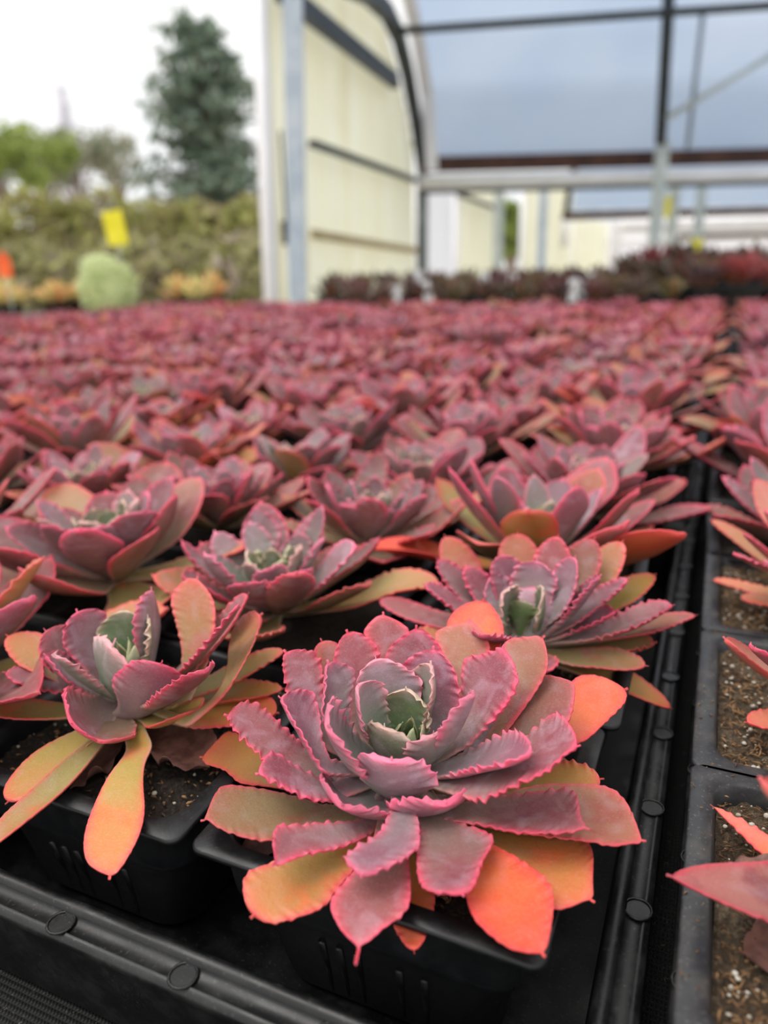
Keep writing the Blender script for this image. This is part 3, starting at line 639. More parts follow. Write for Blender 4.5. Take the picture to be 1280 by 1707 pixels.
# --- behind the front one, to the right
QP = np.array([-.0720, .3010, 0.0])
rb = potted('potted_succulent', QP, 0, seed=31, detail=2)
tag(rb, 'mauve rosette behind the largest one, a pink leaf bent over the tray rim', 'succulent', 'potted succulents on the bench')
qs = np.array([-.0640, .2850, .0])
QL = [
 (902, 980, 60, 25, .34, dict(az=-80, bow=.16, cup=.7)), (866, 974, 72, 23, .10, dict(az=100, cup=.6, Lf=.031)), (895, 936, 66, 22, .3, dict(cup=.7)), (905, 986, 74, 17, .14, dict(az=15, L=.027, cup=.7)), (838, 990, 70, 18, .18, dict(az=170, L=.03, cup=.7)), (872, 1002, 70, 12, .06, dict(az=-90, L=.017, cup=.8)),
 (778, 945, 40, 18, .48, {}), (708, 976, 30, 16, .48, {}), (730, 934, 34, 18, .5, {}), (742, 896, 32, 22, .7, {}), (634, 1000, 8, 17, .58, {}), (820, 960, 50, 17, .3, {}),
 (958, 930, 58, 19, .36, dict(az=40)), (1000, 962, 48, 16, .42, dict(cup=.8)), (1036, 904, 38, 22, .72, {}), (1046, 966, 36, 17, .46, {}), (1026, 1020, 24, 17, .48, dict(cup=.8)),
 (1120, 1010, 16, 15, .52, dict(cup=.8)), (1158, 1026, 8, 14, .64, dict(cup=.8)), (1090, 1072, 2, 20, .74, dict(cup=.9, ruf=.0009)), (1116, 1180, -12, 17, .92, dict(bow=-.12, ruf=.0002)),
 (930, 895, 50, 21, .6, {}), (862, 890, 46, 22, .68, {}), (990, 900, 46, 24, .62, {}), (838, 925, 56, 20, .42, {}), (1075, 1110, 4, 20, .7, {}), (690, 1060, 10, 22, .75, {}), (860, 1000, 76, 8, .04, dict(az=0, pt=1, thick=.0014, um=.4)), (845, 1010, 60, 12, .2, dict(az=180)),
 (1090, 960, 18, 20, .8, {}), (905, 1120, 10, 18, .6, {}),(800,1060,30,16,.4,{}),
]
traced_rosette(qs, QL, M_LEAF, 'rosette', rb, QP, 900, dbg='Q')

# --- prototypes
def proto(seed, detail, **k):
    root = potted('potted_succulent', (0, 0, 0), 0, seed=seed, detail=detail)
    random_rosette(seed, **k).build('rosette', M_LEAF, root, data=True)
    register(root)
    return root
BLOOM = [
 dict(n=40, ruf=.0010, wide=.030, Rmax=.074), dict(n=34, ruf=.0005, wide=.033, Rmax=.078), dict(n=38, ruf=.0009, wide=.027, heart=-.04, Rmax=.070),
 dict(n=32, ruf=.0002, wide=.033, Rmax=.084, blunt=2.2, lift=6), dict(n=40, ruf=.0011, wide=.028, lift=6, Rmax=.072), dict(n=34, ruf=.0007, wide=.032, heart=-.06, Rmax=.074),
 dict(n=36, ruf=.0004, wide=.031, amul=1.15, Rmax=.074), dict(n=32, ruf=.0009, wide=.031, amul=.85, lift=4, Rmax=.076),
]
P1 = [proto(100+i, 1, nu=40, nv=11, **b) for i, b in enumerate(BLOOM)]
used1 = [False]*len(P1)
# far copies: pot, soil and rosette in a single mesh, too small to show their parts
def far_mesh(seed, **k):
    mb = MB(); pot_mb(mb, n=2, mi=1); soil_mb(seed, n=6, mb=mb, mi=2)
    random_rosette(seed, nu=11, nv=5, mb=mb, mi=0, **k)
    o = mb.build('potted_succulent', [M_LEAF, M_POT, M_SOIL], data=True, link=False)
    return o.data
FARM = [far_mesh(200+i, n=38, Rmax=.070, wide=w, ruf=0, lift=l, amul=am) for i, (w, l, am) in enumerate(((.026, 6, .95), (.028, 4, .8), (.023, 10, 1.1), (.029, 0, 1), (.025, 8, .7), (.027, 5, 1.1), (.024, 12, .9), (.027, 8, 1)))]
TINT = [(.30, .10, .12), (.15, .055, .075), (.52, .17, .11), (.15, .14, .11), (.10, .14, .08), (.24, .12, .12), (.38, .07, .10), (.17, .13, .17)]
NEAR_TINT = [(.27, .16, .13), (.18, .18, .115), (.30, .14, .12), (.15, .19, .12), (.24, .14, .125), (.34, .17, .10), (.23, .17, .15), (.29, .12, .12)]
ORD = ['front', 'second', 'third', 'fourth', 'fifth', 'sixth', 'seventh', 'eighth', 'ninth', 'tenth', 'eleventh', 'twelfth', 'thirteenth', 'fourteenth', 'fifteenth', 'sixteenth', 'seventeenth', 'eighteenth', 'nineteenth', 'twentieth', 'twenty-first', 'twenty-second']
SPECIAL = {  # (column left of the gap, row): (prototype, rotation, scale, tint, label)
 (1, 1): (2, .4, 1.05, None, 'grey-hearted ruffled rosette behind and between the two front rosettes'),
 (0, 2): (3, 1.0, 1.10, (.20, .17, .12, .10), 'wide smooth-leaved olive rosette beside the tray gap, two rows behind the largest'),
 (1, 2): (0, 2.2, 1.0, None, 'tightly ruffled green-hearted rosette at mid picture, two rows behind the large front one'),
 (2, 1): (1, 3.1, 1.16, None, 'broad-leaved pink and green rosette behind the front left one'),
 (2, 0): (5, 4.4, 1.2, (.35, .15, .17, .12), 'pink rosette cut off by the left edge of the picture, beside the front left one'),
 (3, 1): (3, .7, 1.0, None, 'red-leaved rosette cut off by the left edge, one row behind the front'),
 (2, 2): (4, 1.5, 1.0, None, 'pink-edged rosette with bright green middle behind the broad-leaved one on the left'),
}
rng = random.Random(5); nplants = 0
def tint_for(y, rng):
    f = min(1, max(0, (y-.45)/.9)); t = TINT[rng.choices(range(8), (5, 4, 4, 2, 1.6 if y < 1.2 else .8, 4, 3, 2))[0]]
    g = rng.choice(NEAR_TINT); m_ = min(1, max(0, (y-.5)/.7)); t = [a*m_+b*(1-m_) for a, b in zip(t, g)]
    return (*[c*rng.uniform(.85, 1.15) for c in t], (.38+.2*f)*rng.uniform(.5, 1))
def place(col, row, x, y, side):
    global nplants
    u, v, z = project((x, y, .03))
    if z < .05: return
    m = .085*FPX/z
    if u < -m or u > 1280+m+(260 if side == 'right' else 0) or v > 1707+m: return
    rz = rng.uniform(0, 6.28); sc = rng.uniform(.95, 1.12)
    near = z < 1.05
    key = (col, row) if side == 'left' else None
    if near:
        if key in SPECIAL: pi, rz, sc, tint, lab = SPECIAL[key]
        else:
            pi = rng.randrange(len(P1)); t = tint_for(y, rng); tint = t; lab = None
        p = P1[pi]
        if not used1[pi]: o = p; used1[pi] = True
        else: o = copy_tree(p)
        kids = [c for c in COL.objects if c.parent == o]
        pot_fix = -rz
        for c in kids:
            if c.name.startswith('rosette'):
                c.rotation_euler = (rng.uniform(-.08, .08), rng.uniform(-.08, .08), rz); c.scale = (sc, sc, sc)
                c.location = (rng.uniform(-.006, .006), rng.uniform(-.008, .004)-(.010 if row < 3 else 0), rng.uniform(0, .006)-.008)
                c.color = tint or (.22, .16, .125, .30)
    else:
        o = bpy.data.objects.new('potted_succulent', FARM[rng.randrange(len(FARM))]); COL.objects.link(o); lab = None
        o.color = tint_for(y, rng); o.scale = (1, 1, rng.uniform(.85, 1.2))
    o.location = (x, y, 0)
    o.rotation_euler = (0, 0, rng.uniform(-.05, .05) + (0 if near else rng.randrange(4)*math.pi/2))
    nplants += 1
    rw = 'front' if row == 0 else ORD[row]; cl = 'first' if col == 0 else ORD[col]
    if not lab:
        if near:
            lab = 'pink-edged rosette, %s row, %s pot %s of the dark tray gap' % (rw, cl, side)
            grp = 'potted succulents on the bench'
        elif side == 'right':
            lab = 'blurred reddish rosette, %s row, %s pot right of the tray gap' % (rw, cl); grp = 'distant succulents right of the gap'
        elif z < 1.7:
            lab = 'blurred reddish rosette, %s row, %s pot left of the tray gap' % (rw, cl); grp = 'succulents in the middle distance'
        else:
            lab = 'tiny blurred maroon rosette, %s row, %s pot left of the tray gap' % (rw, cl); grp = 'succulents in the farthest rows'
    else: grp = 'potted succulents on the bench'
    tag(o, lab, 'succulent', grp)
for row in range(0, 22):
    y = .1915+.1030*row+.006*(row//4)
    if y > BY1-.05: break
    for col in range(0, 18):
        if row == 0 and col < 2 or (row, col) == (1, 0): continue
        x = -.0765-.112*col-.004*(col//4)+gapshift(y)
        if x < BX0+.05: break
        place(col, row, x+rng.uniform(-.002, .002), y, 'left')
    for col in range(0, 3):
        if row <= 2 and col == 0: continue
        place(col, row, .060+.112*col+gapshift(y), y-.006, 'right')
for k, o in enumerate(P1):
    if not used1[k]:
        for c in [c for c in COL.objects if c.parent == o]: bpy.data.objects.remove(c)
        bpy.data.objects.remove(o)
if DBG: print('PLANTS', nplants)

# --- right-hand tray: dusty pots with mossy soil, plants cut by the frame
def right_plant(loc, seed, stem, leaves, label):
    root = potted('potted_succulent', loc, 0, dusty=True, seed=seed); o = np.array(loc)
    stem = np.array(stem); r_ = random.Random(seed)
    for i in range(13):                          # the half of the plant that lies beyond the frame
        az = math.degrees(-1.1+2.5*((i*.618) % 1)); el = 8+i*4.6; L = .068-.0027*i; a = R(az)
        q = stem+L*np.array([math.cos(a)*math.cos(R(el)), math.sin(a)*math.cos(R(el)), math.sin(R(el))]); u, v, z = project(q)
        if u > 1330: leaves.append((u, v, el, 24-.7*i, max(.2, .85-.05*i), dict(ruf=.0004)))
    ob = traced_rosette(stem, leaves, M_LEAF, 'rosette', root, o, seed*10); ob.color = (.72, .25, .24, .42)
    tag(root, label, 'succulent', 'potted succulents on the bench')
    return root
r1 = right_plant((.0610, .1835, 0), 51, (.074, .178, 0), [
 (1119, 1463, 6, 23, .62, dict(ruf=.0002, cup=.6, bow=.05, pt=.95, um=.6)), (1190, 1346, 4, 9, .93, dict(ruf=.0006, cup=.5, pt=1, dz=-.004)), (1268, 1303, 40, 22, .70, dict(ruf=.0002, cup=.8, pt=.8)), (1300, 1260, 44, 22, .6, {}),
 (1380, 1200, 40, 24, .6, {}), (1420, 1330, 60, 22, .4, {}), (1500, 1250, 50, 24, .5, {}), (1600, 1350, 40, 24, .6, {}), (1350, 1420, 50, 22, .4, {}), (1460, 1420, 70, 18, .2, {}), (1540, 1450, 60, 18, .3, {})],
 'right-edge succulent with one long pointed pink leaf over the mossy soil of its grey pot')
dried(r1, np.array((.0610, .1835, 0)), (.074, .178, 0), [(1222, 1440, 2, 20), (1240, 1590, -2, 20)], 80)
r2 = right_plant((.0610, .2890, 0), 52, (.073, .285, 0), [
 (1208, 1066, 24, 15, .72, dict(cup=.8, bow=.22, ruf=.0002)), (1246, 1205, 4, 16, .88, {}), (1255, 1080, 34, 16, .5, {}), (1290, 1000, 50, 20, .5, {}), (1340, 960, 50, 22, .4, {}), (1400, 1000, 60, 20, .3, {}), (1440, 1080, 40, 22, .5, {}), (1300, 1120, 20, 18, .6, {}), (1330, 1230, 8, 20, .7, {}), (1370, 1060, 70, 16, .2, {})],
 'succulent at the right edge above the long-leaved one, curved leaf rising from mossy soil')
r3 = right_plant((.0610, .3950, 0), 53, (.066, .392, 0), [
 (1190, 968, 6, 14, .85, {}), (1186, 868, 22, 17, .82, dict(ruf=.0002)), (1226, 925, 30, 16, .55, {}), (1240, 890, 42, 17, .5, {}), (1275, 850, 50, 20, .5, {}), (1320, 850, 55, 20, .4, {}), (1240, 1000, 8, 16, .8, {}), (1380, 880, 40, 20, .5, {}), (1310, 910, 70, 16, .15, {}), (1280, 940, 50, 18, .35, {}), (1380, 960, 20, 20, .6, {}), (1260, 800, 36, 22, .7, {})],
 'third rosette along the right edge, reddish outer leaves over a grey rim')

# ------------------------------------------------------------------ second bench of dark plants behind
# placed straight behind the first, running across the view
def frame(a, D, z): return CP*[1, 1, 0]+RT*a+FH*D+np.array([0, 0, z])
BZ = -.085
b2 = empty('back_bench', frame(1.80, 3.62, GZ), YAW, label='low back bench of dark young plants in front of the greenhouse posts', cat='bench')
mb = MB(); mb.box((0, 0, BZ-GZ-.02), (4.1, 1.5, .04)); mb.build('bench_top', M_DARK, b2, smooth=False)
for sx_ in (-1, 0, 1):
    for sy in (-1, 1):
        mb = MB(); mb.box((sx_*2.0, sy*.68, (BZ-.04-GZ)/2), (.06, .06, BZ-.04-GZ)); mb.build('leg', M_POSTW, b2, smooth=False)
def dark_mesh(seed):
    mb = MB(); pot_mb(mb, n=2, mi=1); soil_mb(seed, n=6, mb=mb, mi=2)
    random_rosette(seed, nu=10, nv=5, n=34, Rmax=.072, wide=.024, ruf=0, lift=18, mb=mb, mi=0)
    return mb.build('dark_succulent', [M_LEAF, M_POT, M_SOIL], data=True, link=False).data
DM = [dark_mesh(300+i) for i in range(3)]
DT = [(.055, .05, .025), (.09, .085, .035), (.10, .04, .03), (.05, .03, .03), (.16, .14, .05), (.11, .07, .045)]
nd = 0
for j in range(5):
    cnt = -1
    for i in range(30):
        a = -.5+i*.135+rng.uniform(-.02, .02); D = 2.98+j*.24
        p = frame(a, D, .062+.04)
        u, v, z = project(p)
        if u < 545 or u > 1320: continue
        cnt += 1
        o = bpy.data.objects.new('dark_succulent', DM[rng.randrange(3)]); COL.objects.link(o); o.location = p
        s = 1.0 + (.5 if a > 1.15 else 0)*rng.uniform(.3, 1); o.scale = (1.25*s, 1.25*s, 1.55*s*(1+.06*j)); o.rotation_euler = (0, 0, rng.uniform(0, 6.28))
        o.location.z = BZ+.061*o.scale[2]
        o.color = (*(DT[rng.randrange(6)] if not (a > 1.3 and rng.random() < .3) else (.30, .05, .05)), .97)
        tag(o, 'dark brown-green young plant, %s row of the back bench, %s from the left' % (ORD[j], ORD[cnt].replace('front', 'first')) , 'succulent', 'dark plants on the back bench'); nd += 1
if DBG: print('DARK', nd)
for i, (u, v, h, lean, D) in enumerate(((712, 487, .085, .25, 2.95), (660, 492, .07, 0, 2.95), (955, 487, .10, 0, 2.95), (972, 478, .06, .1, 3.2), (853, 470, .07, -.2, 3.3), (808, 466, .06, 0, 3.4), (697, 465, .07, 0, 3.3), (985, 462, .05, 0, 3.5))):
    p = at(u, v, D); q = at(u-lean*40, v-12, D)
    mb = MB(); c = np.array(p); mb.box((0, 0, 0), (.034, .002, h)); mb.box((0, 0, -h/2-.04), (.012, .002, .08))
    o = mb.build('plant_tag', M_TAG, smooth=False); o.location = c; o.rotation_euler = (0, -lean, YAW)
    pl = ['leaning white plant tag at the left of the back bench', 'short white plant tag beside the leaning one', 'tallest white plant tag at the middle of the back bench', 'white plant tag just right of the tallest one', 'white plant tag leaning left below the green gap', 'small white plant tag between the leaning ones', 'white plant tag near the dark corner post', 'rearmost small white plant tag at the middle'][i]
    tag(o, pl, 'plant tag', 'white plant tags')

# ------------------------------------------------------------------ greenhouse
def panel_mat(name, a, b, stain, scale=9.0, trans=.6):
    k = NT(name); w = k.node('TexWave'); w.bands_direction = 'X'; w.inputs['Scale'].default_value = scale; w.inputs['Distortion'].default_value = .3
    k.set(w.inputs['Vector'], k.obj()); n = k.noise(1.5, 4); mp = k.node('Mapping'); mp.inputs['Scale'].default_value = (6, 6, .35); k.set(mp.inputs[0], k.obj())
    n2 = k.noise(2.2, 3, .6, mp.outputs[0])
    col = k.mix(w.outputs['Fac'], (*a, 1), (*b, 1)); col = k.mix(k.smooth(n2, .5, .75, 0, .5), col, (*stain, 1)); col = k.mix(k.smooth(n, .55, .8, 0, .4), col, (*stain, 1))
    k.set(k.b.inputs['Base Color'], col); k.b.inputs['Roughness'].default_value = .45
    tr = k.node('BsdfTranslucent'); k.set(tr.inputs[0], col); mx = k.node('MixShader'); mx.inputs[0].default_value = trans
    k.t.links.new(k.b.outputs[0], mx.inputs[1]); k.t.links.new(tr.outputs[0], mx.inputs[2]); k.t.links.new(mx.outputs[0], k.out.inputs[0])
    return k.m
M_PAN = panel_mat('yellowed_corrugated_panel', c8(250, 249, 232), c8(253, 252, 243), c8(236, 228, 200))
M_PANW = panel_mat('white_corrugated_panel', c8(246, 246, 250), c8(250, 250, 252), c8(232, 232, 236))
def roof_mat():
    k = NT('translucent_roof_sheet'); w = k.node('TexWave'); w.inputs['Scale'].default_value = 6; w.bands_direction = 'Z'; k.set(w.inputs['Vector'], k.obj()); n = k.noise(.8, 3); 
    col = k.mix(k.math('MULTIPLY', k.smooth(n, .3, .7), .6), (*c8(206, 216, 230), 1), (*c8(222, 228, 237), 1)); col = k.mix(k.math('MULTIPLY', w.outputs['Fac'], .08), col, (.7, .7, .75, 1))
    tr = k.node('BsdfTranslucent'); k.set(tr.inputs[0], col); df = k.node('BsdfDiffuse'); k.set(df.inputs[0], col)
    mx = k.node('MixShader'); mx.inputs[0].default_value = .86
    k.t.links.new(df.outputs[0], mx.inputs[1]); k.t.links.new(tr.outputs[0], mx.inputs[2]); k.t.links.new(mx.outputs[0], k.out.inputs[0])
    k.n.remove(k.b)
    return k.m
M_ROOF = roof_mat()
def Dg(u): return 1/(1/4.5-(1/4.5-1/6.8)*(u-495)/195.)      # depth of the gable plane at picture column u
def up_(P, z): return np.array([P[0], P[1], z])
# gable wall, corrugated sheet with real corrugation, between columns 452 and 690
gA, gB = at(452, 450, Dg(452)), at(690, 450, Dg(690))
arch_px = [(692, 272), (681, 200), (666, 120), (650, 60), (630, 20), (600, -8), (560, -26), (505, -45), (452, -55)]
arch = [at(u, v, Dg(u)) for u, v in arch_px]
def arch_z(s):                                  # height of the arch at fraction s along the gable (0 near, 1 far)
    L = np.linalg.norm((gB-gA)[:2]); ss = [np.linalg.norm((p-gA)[:2])/L for p in arch][::-1]; zs = [p[2] for p in arch][::-1]
    return float(np.interp(s, ss, zs))
gable = empty('wall_left', up_(gA, GZ), label='yellowed corrugated gable wall of the greenhouse behind the front steel post', cat='wall', kind='structure')
def corrugated(A, B, z0, ztop, n=220, amp=.012, pitch=.076, name='sheet', mat=None, parent=None, org=None):
    mb = MB(); V = []; F = []; d = (B-A); d[2] = 0; L = np.linalg.norm(d); t = d/L; nn = np.array([-t[1], t[0], 0])
    n = max(8, int(L/pitch*6))
    for i in range(n+1):
        s = i/n; p = A+t*L*s+nn*amp*math.sin(2*math.pi*L*s/pitch); zt = ztop(s) if callable(ztop) else ztop
        V += [(p[0], p[1], z0), (p[0], p[1], zt)]
    V = np.array(V)-(org if org is not None else 0)
    F = [(2*i, 2*i+2, 2*i+3, 2*i+1) for i in range(n)]
    m = len(V); V2 = V+nn*.0015; F += [tuple(x+m for x in f)[::-1] for f in F]
    F += [(2*i+1, 2*i+3, 2*i+3+m, 2*i+1+m) for i in range(n)]
    mb.add(np.concatenate([V, V2]), F); return mb.build(name, mat, parent)
org = up_(gA, GZ)
corrugated(gA.copy(), gB.copy(), GZ, lambda s: arch_z(s)+.03, name='corrugated_sheet', mat=M_PAN, parent=gable, org=org)
for pa, pb, w, h, mt in (((448, -12), (648, 132), .05, .10, M_DARK), ((505, 240), (686, 302), .045, .035, M_DARK)):
    mb = MB(); a, b = at(*pa, Dg(pa[0])), at(*pb, Dg(pb[0])); off = RT*.05
    b[2] = a[2] = (a[2]+b[2])/2
    mb.beam(a+off-org, b+off-org, w, h); mb.build('rail', mt, gable, smooth=False)
mb = MB(); a, b = at(512, 390, Dg(512)), at(690, 418, Dg(690)); mb.beam(a+RT*.03-org, b+RT*.03-org, .02, .05); mb.build('timber_rail', simple('faded_timber', c8(170, 146, 104), c8(190, 170, 128), 8, .8), gable, smooth=False)
mb = MB(); mb.beam(up_(gA, GZ)-RT*.04-org, up_(gA, 1.75+H)+RT*.05-org, .07, .07); mb.build('edge_trim', M_GUT, gable)
# arch hoop
hoop = empty('roof_hoop', up_(gB, GZ), label='dark curved steel hoop carrying the roof above the gable wall', cat='hoop'); oh = up_(gB, GZ)
mb = MB()
for i in range(len(arch)-1): mb.beam(arch[i]+RT*.06-oh, arch[i+1]+RT*.06-oh, .08, .10)
mb.build('hoop_tube', M_DARK, hoop, smooth=False)
mb = MB(); pts = [p+RT*.06-oh+np.array([0, 0, -.0]) for p in arch[:1]]+[up_(gB, GZ)+RT*.06-oh]; mb.tube(pts, .05, 12); mb.build('upright', simple('dark_grey_steel', c8(100, 106, 104), c8(126, 130, 126), 6, .6), hoop)  # upright in a darker grey steel than the other posts
def post(name, ub, vb, vt, D, w, mat, label, cap=None, r=None, ut=None, tilt=0):
    p = at(ub, vb, D); top = at(ut if ut else ub, vt, D)[2]; p = p-RT*tilt*(p[2]-GZ)
    root = empty(name, up_(p, GZ), YAW, label=label, cat='post')
    mb = MB(); mb.box((0, 0, (top-GZ)/2), (w, w, top-GZ)); ob = mb.build('shaft', mat, root, smooth=False)
    mb = MB(); mb.box((0, 0, .006), (w*2, w*2, .012)); mb.build('base_plate', mat, root, smooth=False)
    root.rotation_euler = (0, tilt, YAW)
    return root
post('steel_post', 496, 440, -60, 4.1, .088, M_GALV, 'thick pale blue galvanised post standing at the near end of the gable wall', tilt=.042)
mb = MB(); p = at(478, 388, 4.32); o = empty('junction_box', p, YAW, label='small dark box fixed beside the front galvanised post', cat='box'); mb.box((0, 0, 0), (.05, .05, .12)); mb.build('casing', M_DARK, o, smooth=False); mb = MB(); mb.tube([(0, 0, .06), (0, 0, .5)], .008, 8); mb.build('conduit', M_DARK, o)
# gutter beam, white gutter
LG = at(700, 275, 6.8); RG = at(1280, 260, 6.8); gd = unit(RG-LG); gd[2] = 0; gd = unit(gd); EX = 5.0
z_b = (LG[2]+RG[2])/2
o = empty('gutter_beam', up_(LG, z_b), label='long dark brown timber beam under the lower edge of the roof sheet', cat='beam')
mb = MB(); mb.beam((0, 0, 0), gd*(np.linalg.norm((RG-LG)[:2])+EX), .06, .12); mb.build('timber', M_RUST, o, smooth=False)
o2 = empty('roof_gutter', up_(LG, z_b-.135), label='long white rain gutter running below the brown timber beam', cat='gutter')
mb = MB(); mb.tube([gd*-.02, gd*(np.linalg.norm((RG-LG)[:2])+EX)], .055, 14); mb.build('trough', M_GUT, o2)
mb = MB(); mb.beam(np.array([0, 0, -.075]), gd*(np.linalg.norm((RG-LG)[:2])+EX)+[0, 0, -.075], .05, .03); mb.build('lower_rail', M_DARK, o2, smooth=False)
# curved roof
def roof(name, edge_pts, gd, length, label, th=.006, n=24):
    mb = MB(); V = []; F = []
    P = [np.array(p) for p in edge_pts]
    dense = []
    for i in range(len(P)-1):
        for k in range(6): dense.append(P[i]+(P[i+1]-P[i])*k/6)
    dense.append(P[-1]); org_ = dense[0].copy(); nx = 60; m = len(dense)
    for i in range(nx+1):
        for p in dense: V.append(p+gd*length*i/nx-org_+np.array([0, 0, .004*math.sin(i*1.9)]))
    for i in range(nx):
        for j in range(m-1): F.append((i*m+j, (i+1)*m+j, (i+1)*m+j+1, i*m+j+1))
    V = np.array(V); N = len(V); F2 = [tuple(x+N for x in f)[::-1] for f in F]
    mb.add(np.concatenate([V, V+[0, 0, th]]), F+F2)
    o = mb.build(name, M_ROOF); o.location = org_
    return tag(o, label, 'roof')
prof = [(6.80, z_b-.0), (6.66, H+1.32), (6.42, H+1.66), (6.12, H+1.92), (5.7, H+2.05), (5.2, H+2.12), (4.6, H+2.14), (3.9, H+2.08), (3.2, H+1.9)]
def gable_xy(D):
    # lateral position of the gable plane at depth D
    u = 495+(1/4.5-1/D)/(1/4.5-1/6.8)*195; p = at(u, 440, D); return (p-CP)@RT
edge = [frame(gable_xy(max(D, 4.1))+.14, D, z) for D, z in prof]
roof('roof_sheet', edge, RT, 9.0, 'curved blue-grey translucent roof sheet spanning the greenhouse overhead')
# white flashing along the hoop
mb = MB(); fl = [frame(gable_xy(max(D, 4.1))+.16, D-.02, z-.05) for D, z in prof[:5]]
for i in range(len(fl)-1): mb.beam(fl[i]-fl[0], fl[i+1]-fl[0], .10, .02)
o = mb.build('flashing_strip', M_GUT, smooth=False); o.location = fl[0]; tag(o, 'white flashing strip curving along the left edge of the roof sheet', 'flashing')
# purlin, centre post, braces
def pipe(name, pts, r, mat, label, cat='pipe'):
    pts = [np.array(p) for p in pts]; mb = MB(); mb.tube([p-pts[0] for p in pts], r, 12); o = mb.build(name, mat); o.location = pts[0]; return tag(o, label, cat)
pipe('roof_purlin', [at(652, 52, 6.05), at(1290, 9, 5.6), at(1900, -40, 5.2)], .027, M_DARK, 'long dark purlin pipe crossing just under the roof sheet', 'purlin')
pB = at(1086, 458, 6.55); topz = z_b+.25
post('support_post', 1086, 458, 236, 6.5, .085, M_POSTW, 'pale grey steel post under the gutter beam right of the middle', ut=1098)
pipe('hanger_rod', [at(1101, 238, 6.45), at(1116, -30, 5.9)], .042, M_DARK, 'thick dark upright rising from the pale post to the roof', 'strut')
pipe('diagonal_brace', [at(1112, 196, 6.3), at(1300, 84, 6.3)], .022, M_POSTW, 'thin grey diagonal brace running up to the right from the dark upright', 'brace')
pipe('thin_strut', [at(1146, 246, 6.5), at(1172, 18, 6.0)], .018, simple('pale_tube', c8(130, 140, 152), c8(150, 158, 170), 8, .5), 'thin pale strut standing right of the thick dark upright', 'strut')

# ---- second bay and beyond
post('support_post', 1112, 455, 300, 8.0, .085, M_POSTW, 'pale steel post directly right of the nearer pale one')
post('support_post', 1156, 452, 300, 9.2, .085, M_POSTW, 'third pale steel post, farther right and partly behind plants')
post('support_post', 828, 470, 306, 8.6, .10, M_POSTW, 'grey post at the left side of the green opening')
post('support_post', 900, 470, 306, 9.3, .09, M_GALV, 'light post standing in front of the second yellowed panel')
post('support_post', 1020, 460, 372, 11.0, .14, M_GUT, 'stout white post between the middle panels')
for uv, D, lab in (((1108, 345), 7.953, 'yellow sticky card fixed on the pale post below the gutter'), ((1160, 413), 9.153, 'small yellow sticky card low on the third pale post')):
    p = at(*uv, D); mb = MB(); mb.box((0, 0, 0), (.12 if D < 8.5 else .14, .004, .20 if D < 8.5 else .2)); o = mb.build('sticky_card', M_YEL, smooth=False); o.location = p; o.rotation_euler = (0, 0, YAW); tag(o, lab, 'sticky card', 'yellow sticky cards')
def wallseg(name, ua, Da, ub, Db, vtop_a, vtop_b, mat, label, cor=True):
    A, B = at(ua, 450, Da), at(ub, 450, Db); za, zb = at(ua, vtop_a, Da)[2], at(ub, vtop_b, Db)[2]; og = up_(A, GZ)
    o = empty(name, og, label=label, cat='panel')
    corrugated(A.copy(), B.copy(), GZ, lambda s: za+(zb-za)*s, name='corrugated_sheet', mat=mat, parent=o, org=og, pitch=.09)
    mb = MB(); mb.tube([A*[1, 1, 0]+[0, 0, GZ]-og, A*[1, 1, 0]+[0, 0, za]-og], .03, 8); mb.build('edge_trim', M_GUT, o)
    return o
wallseg('wall_panel', 694, 7.6, 756, 8.2, 296, 304, M_PANW, 'white corrugated panel just right of the dark corner post')
wallseg('wall_panel', 760, 8.3, 826, 8.9, 306, 312, M_PAN, 'yellowed corrugated panel left of the green opening')
wallseg('wall_panel', 868, 9.6, 948, 10.4, 300, 304, M_PAN, 'yellowed corrugated panel right of the green opening')
wallseg('wall_panel', 948, 11.0, 1010, 11.8, 366, 372, M_PAN, 'narrow yellowed panel below the second roof')
wallseg('wall_panel', 1010, 12.0, 1110, 12.4, 384, 384, M_PANW, 'pale panel behind the pair of pale posts')
wallseg('wall_panel', 1110, 12.6, 1330, 13.0, 398, 396, M_PANW, 'wide pale far wall behind the tall dark plants')
# second roof
zr = at(1100, 356, 9.5)[2]
pr2 = [(9.5, zr+.06), (9.35, zr+.36), (9.05, zr+.62), (8.6, zr+.82), (8.0, zr+.92), (7.3, zr+.9)]
a2 = (at(952, 356, 9.5)-CP)@RT
roof('roof_sheet', [frame(a2-.05*(i > 2), D, z) for i, (D, z) in enumerate(pr2)], RT, 6.0, 'second blue-grey roof sheet seen below the white gutter')
pipe('gutter_beam', [frame(a2-.1, 9.5, zr), frame(a2+6, 9.5, zr)], .05, M_RUST, 'brown beam under the second roof sheet', 'beam')
pipe('roof_hoop', [frame(a2-.06, D, z) for D, z in pr2], .04, M_DARK, 'dark hoop at the left edge of the second roof sheet', 'hoop')
for i, (u0, v0, D, r, lab) in enumerate(((1036, 377, 10.5, .09, 'thick white gutter tube with a round end below the second roof'), (1130, 394, 11.2, .04, 'dark rail just below the thick white gutter tube'), (1000, 402, 11.8, .05, 'thin white gutter tube under the dark rail'), (1130, 418, 12.0, .04, 'lowest white rail in front of the far wall'))):
    p = at(u0, v0, D); pipe('gutter_tube' if i != 1 else 'dark_rail', [p, p+RT*5], r, M_GUT if i != 1 else M_RUST, lab, 'gutter' if i != 1 else 'rail')
pipe('gable_rail', [at(762, 322, 8.2), at(828, 348, 8.8)], .025, M_DARK, 'short dark sloping rail across the yellowed panel left of the green opening', 'rail')
pipe('white_tube', [at(940, 360, 10.2), at(940, 412, 10.2)], .05, M_GUT, 'short white upright tube hanging left of the second roof', 'tube')

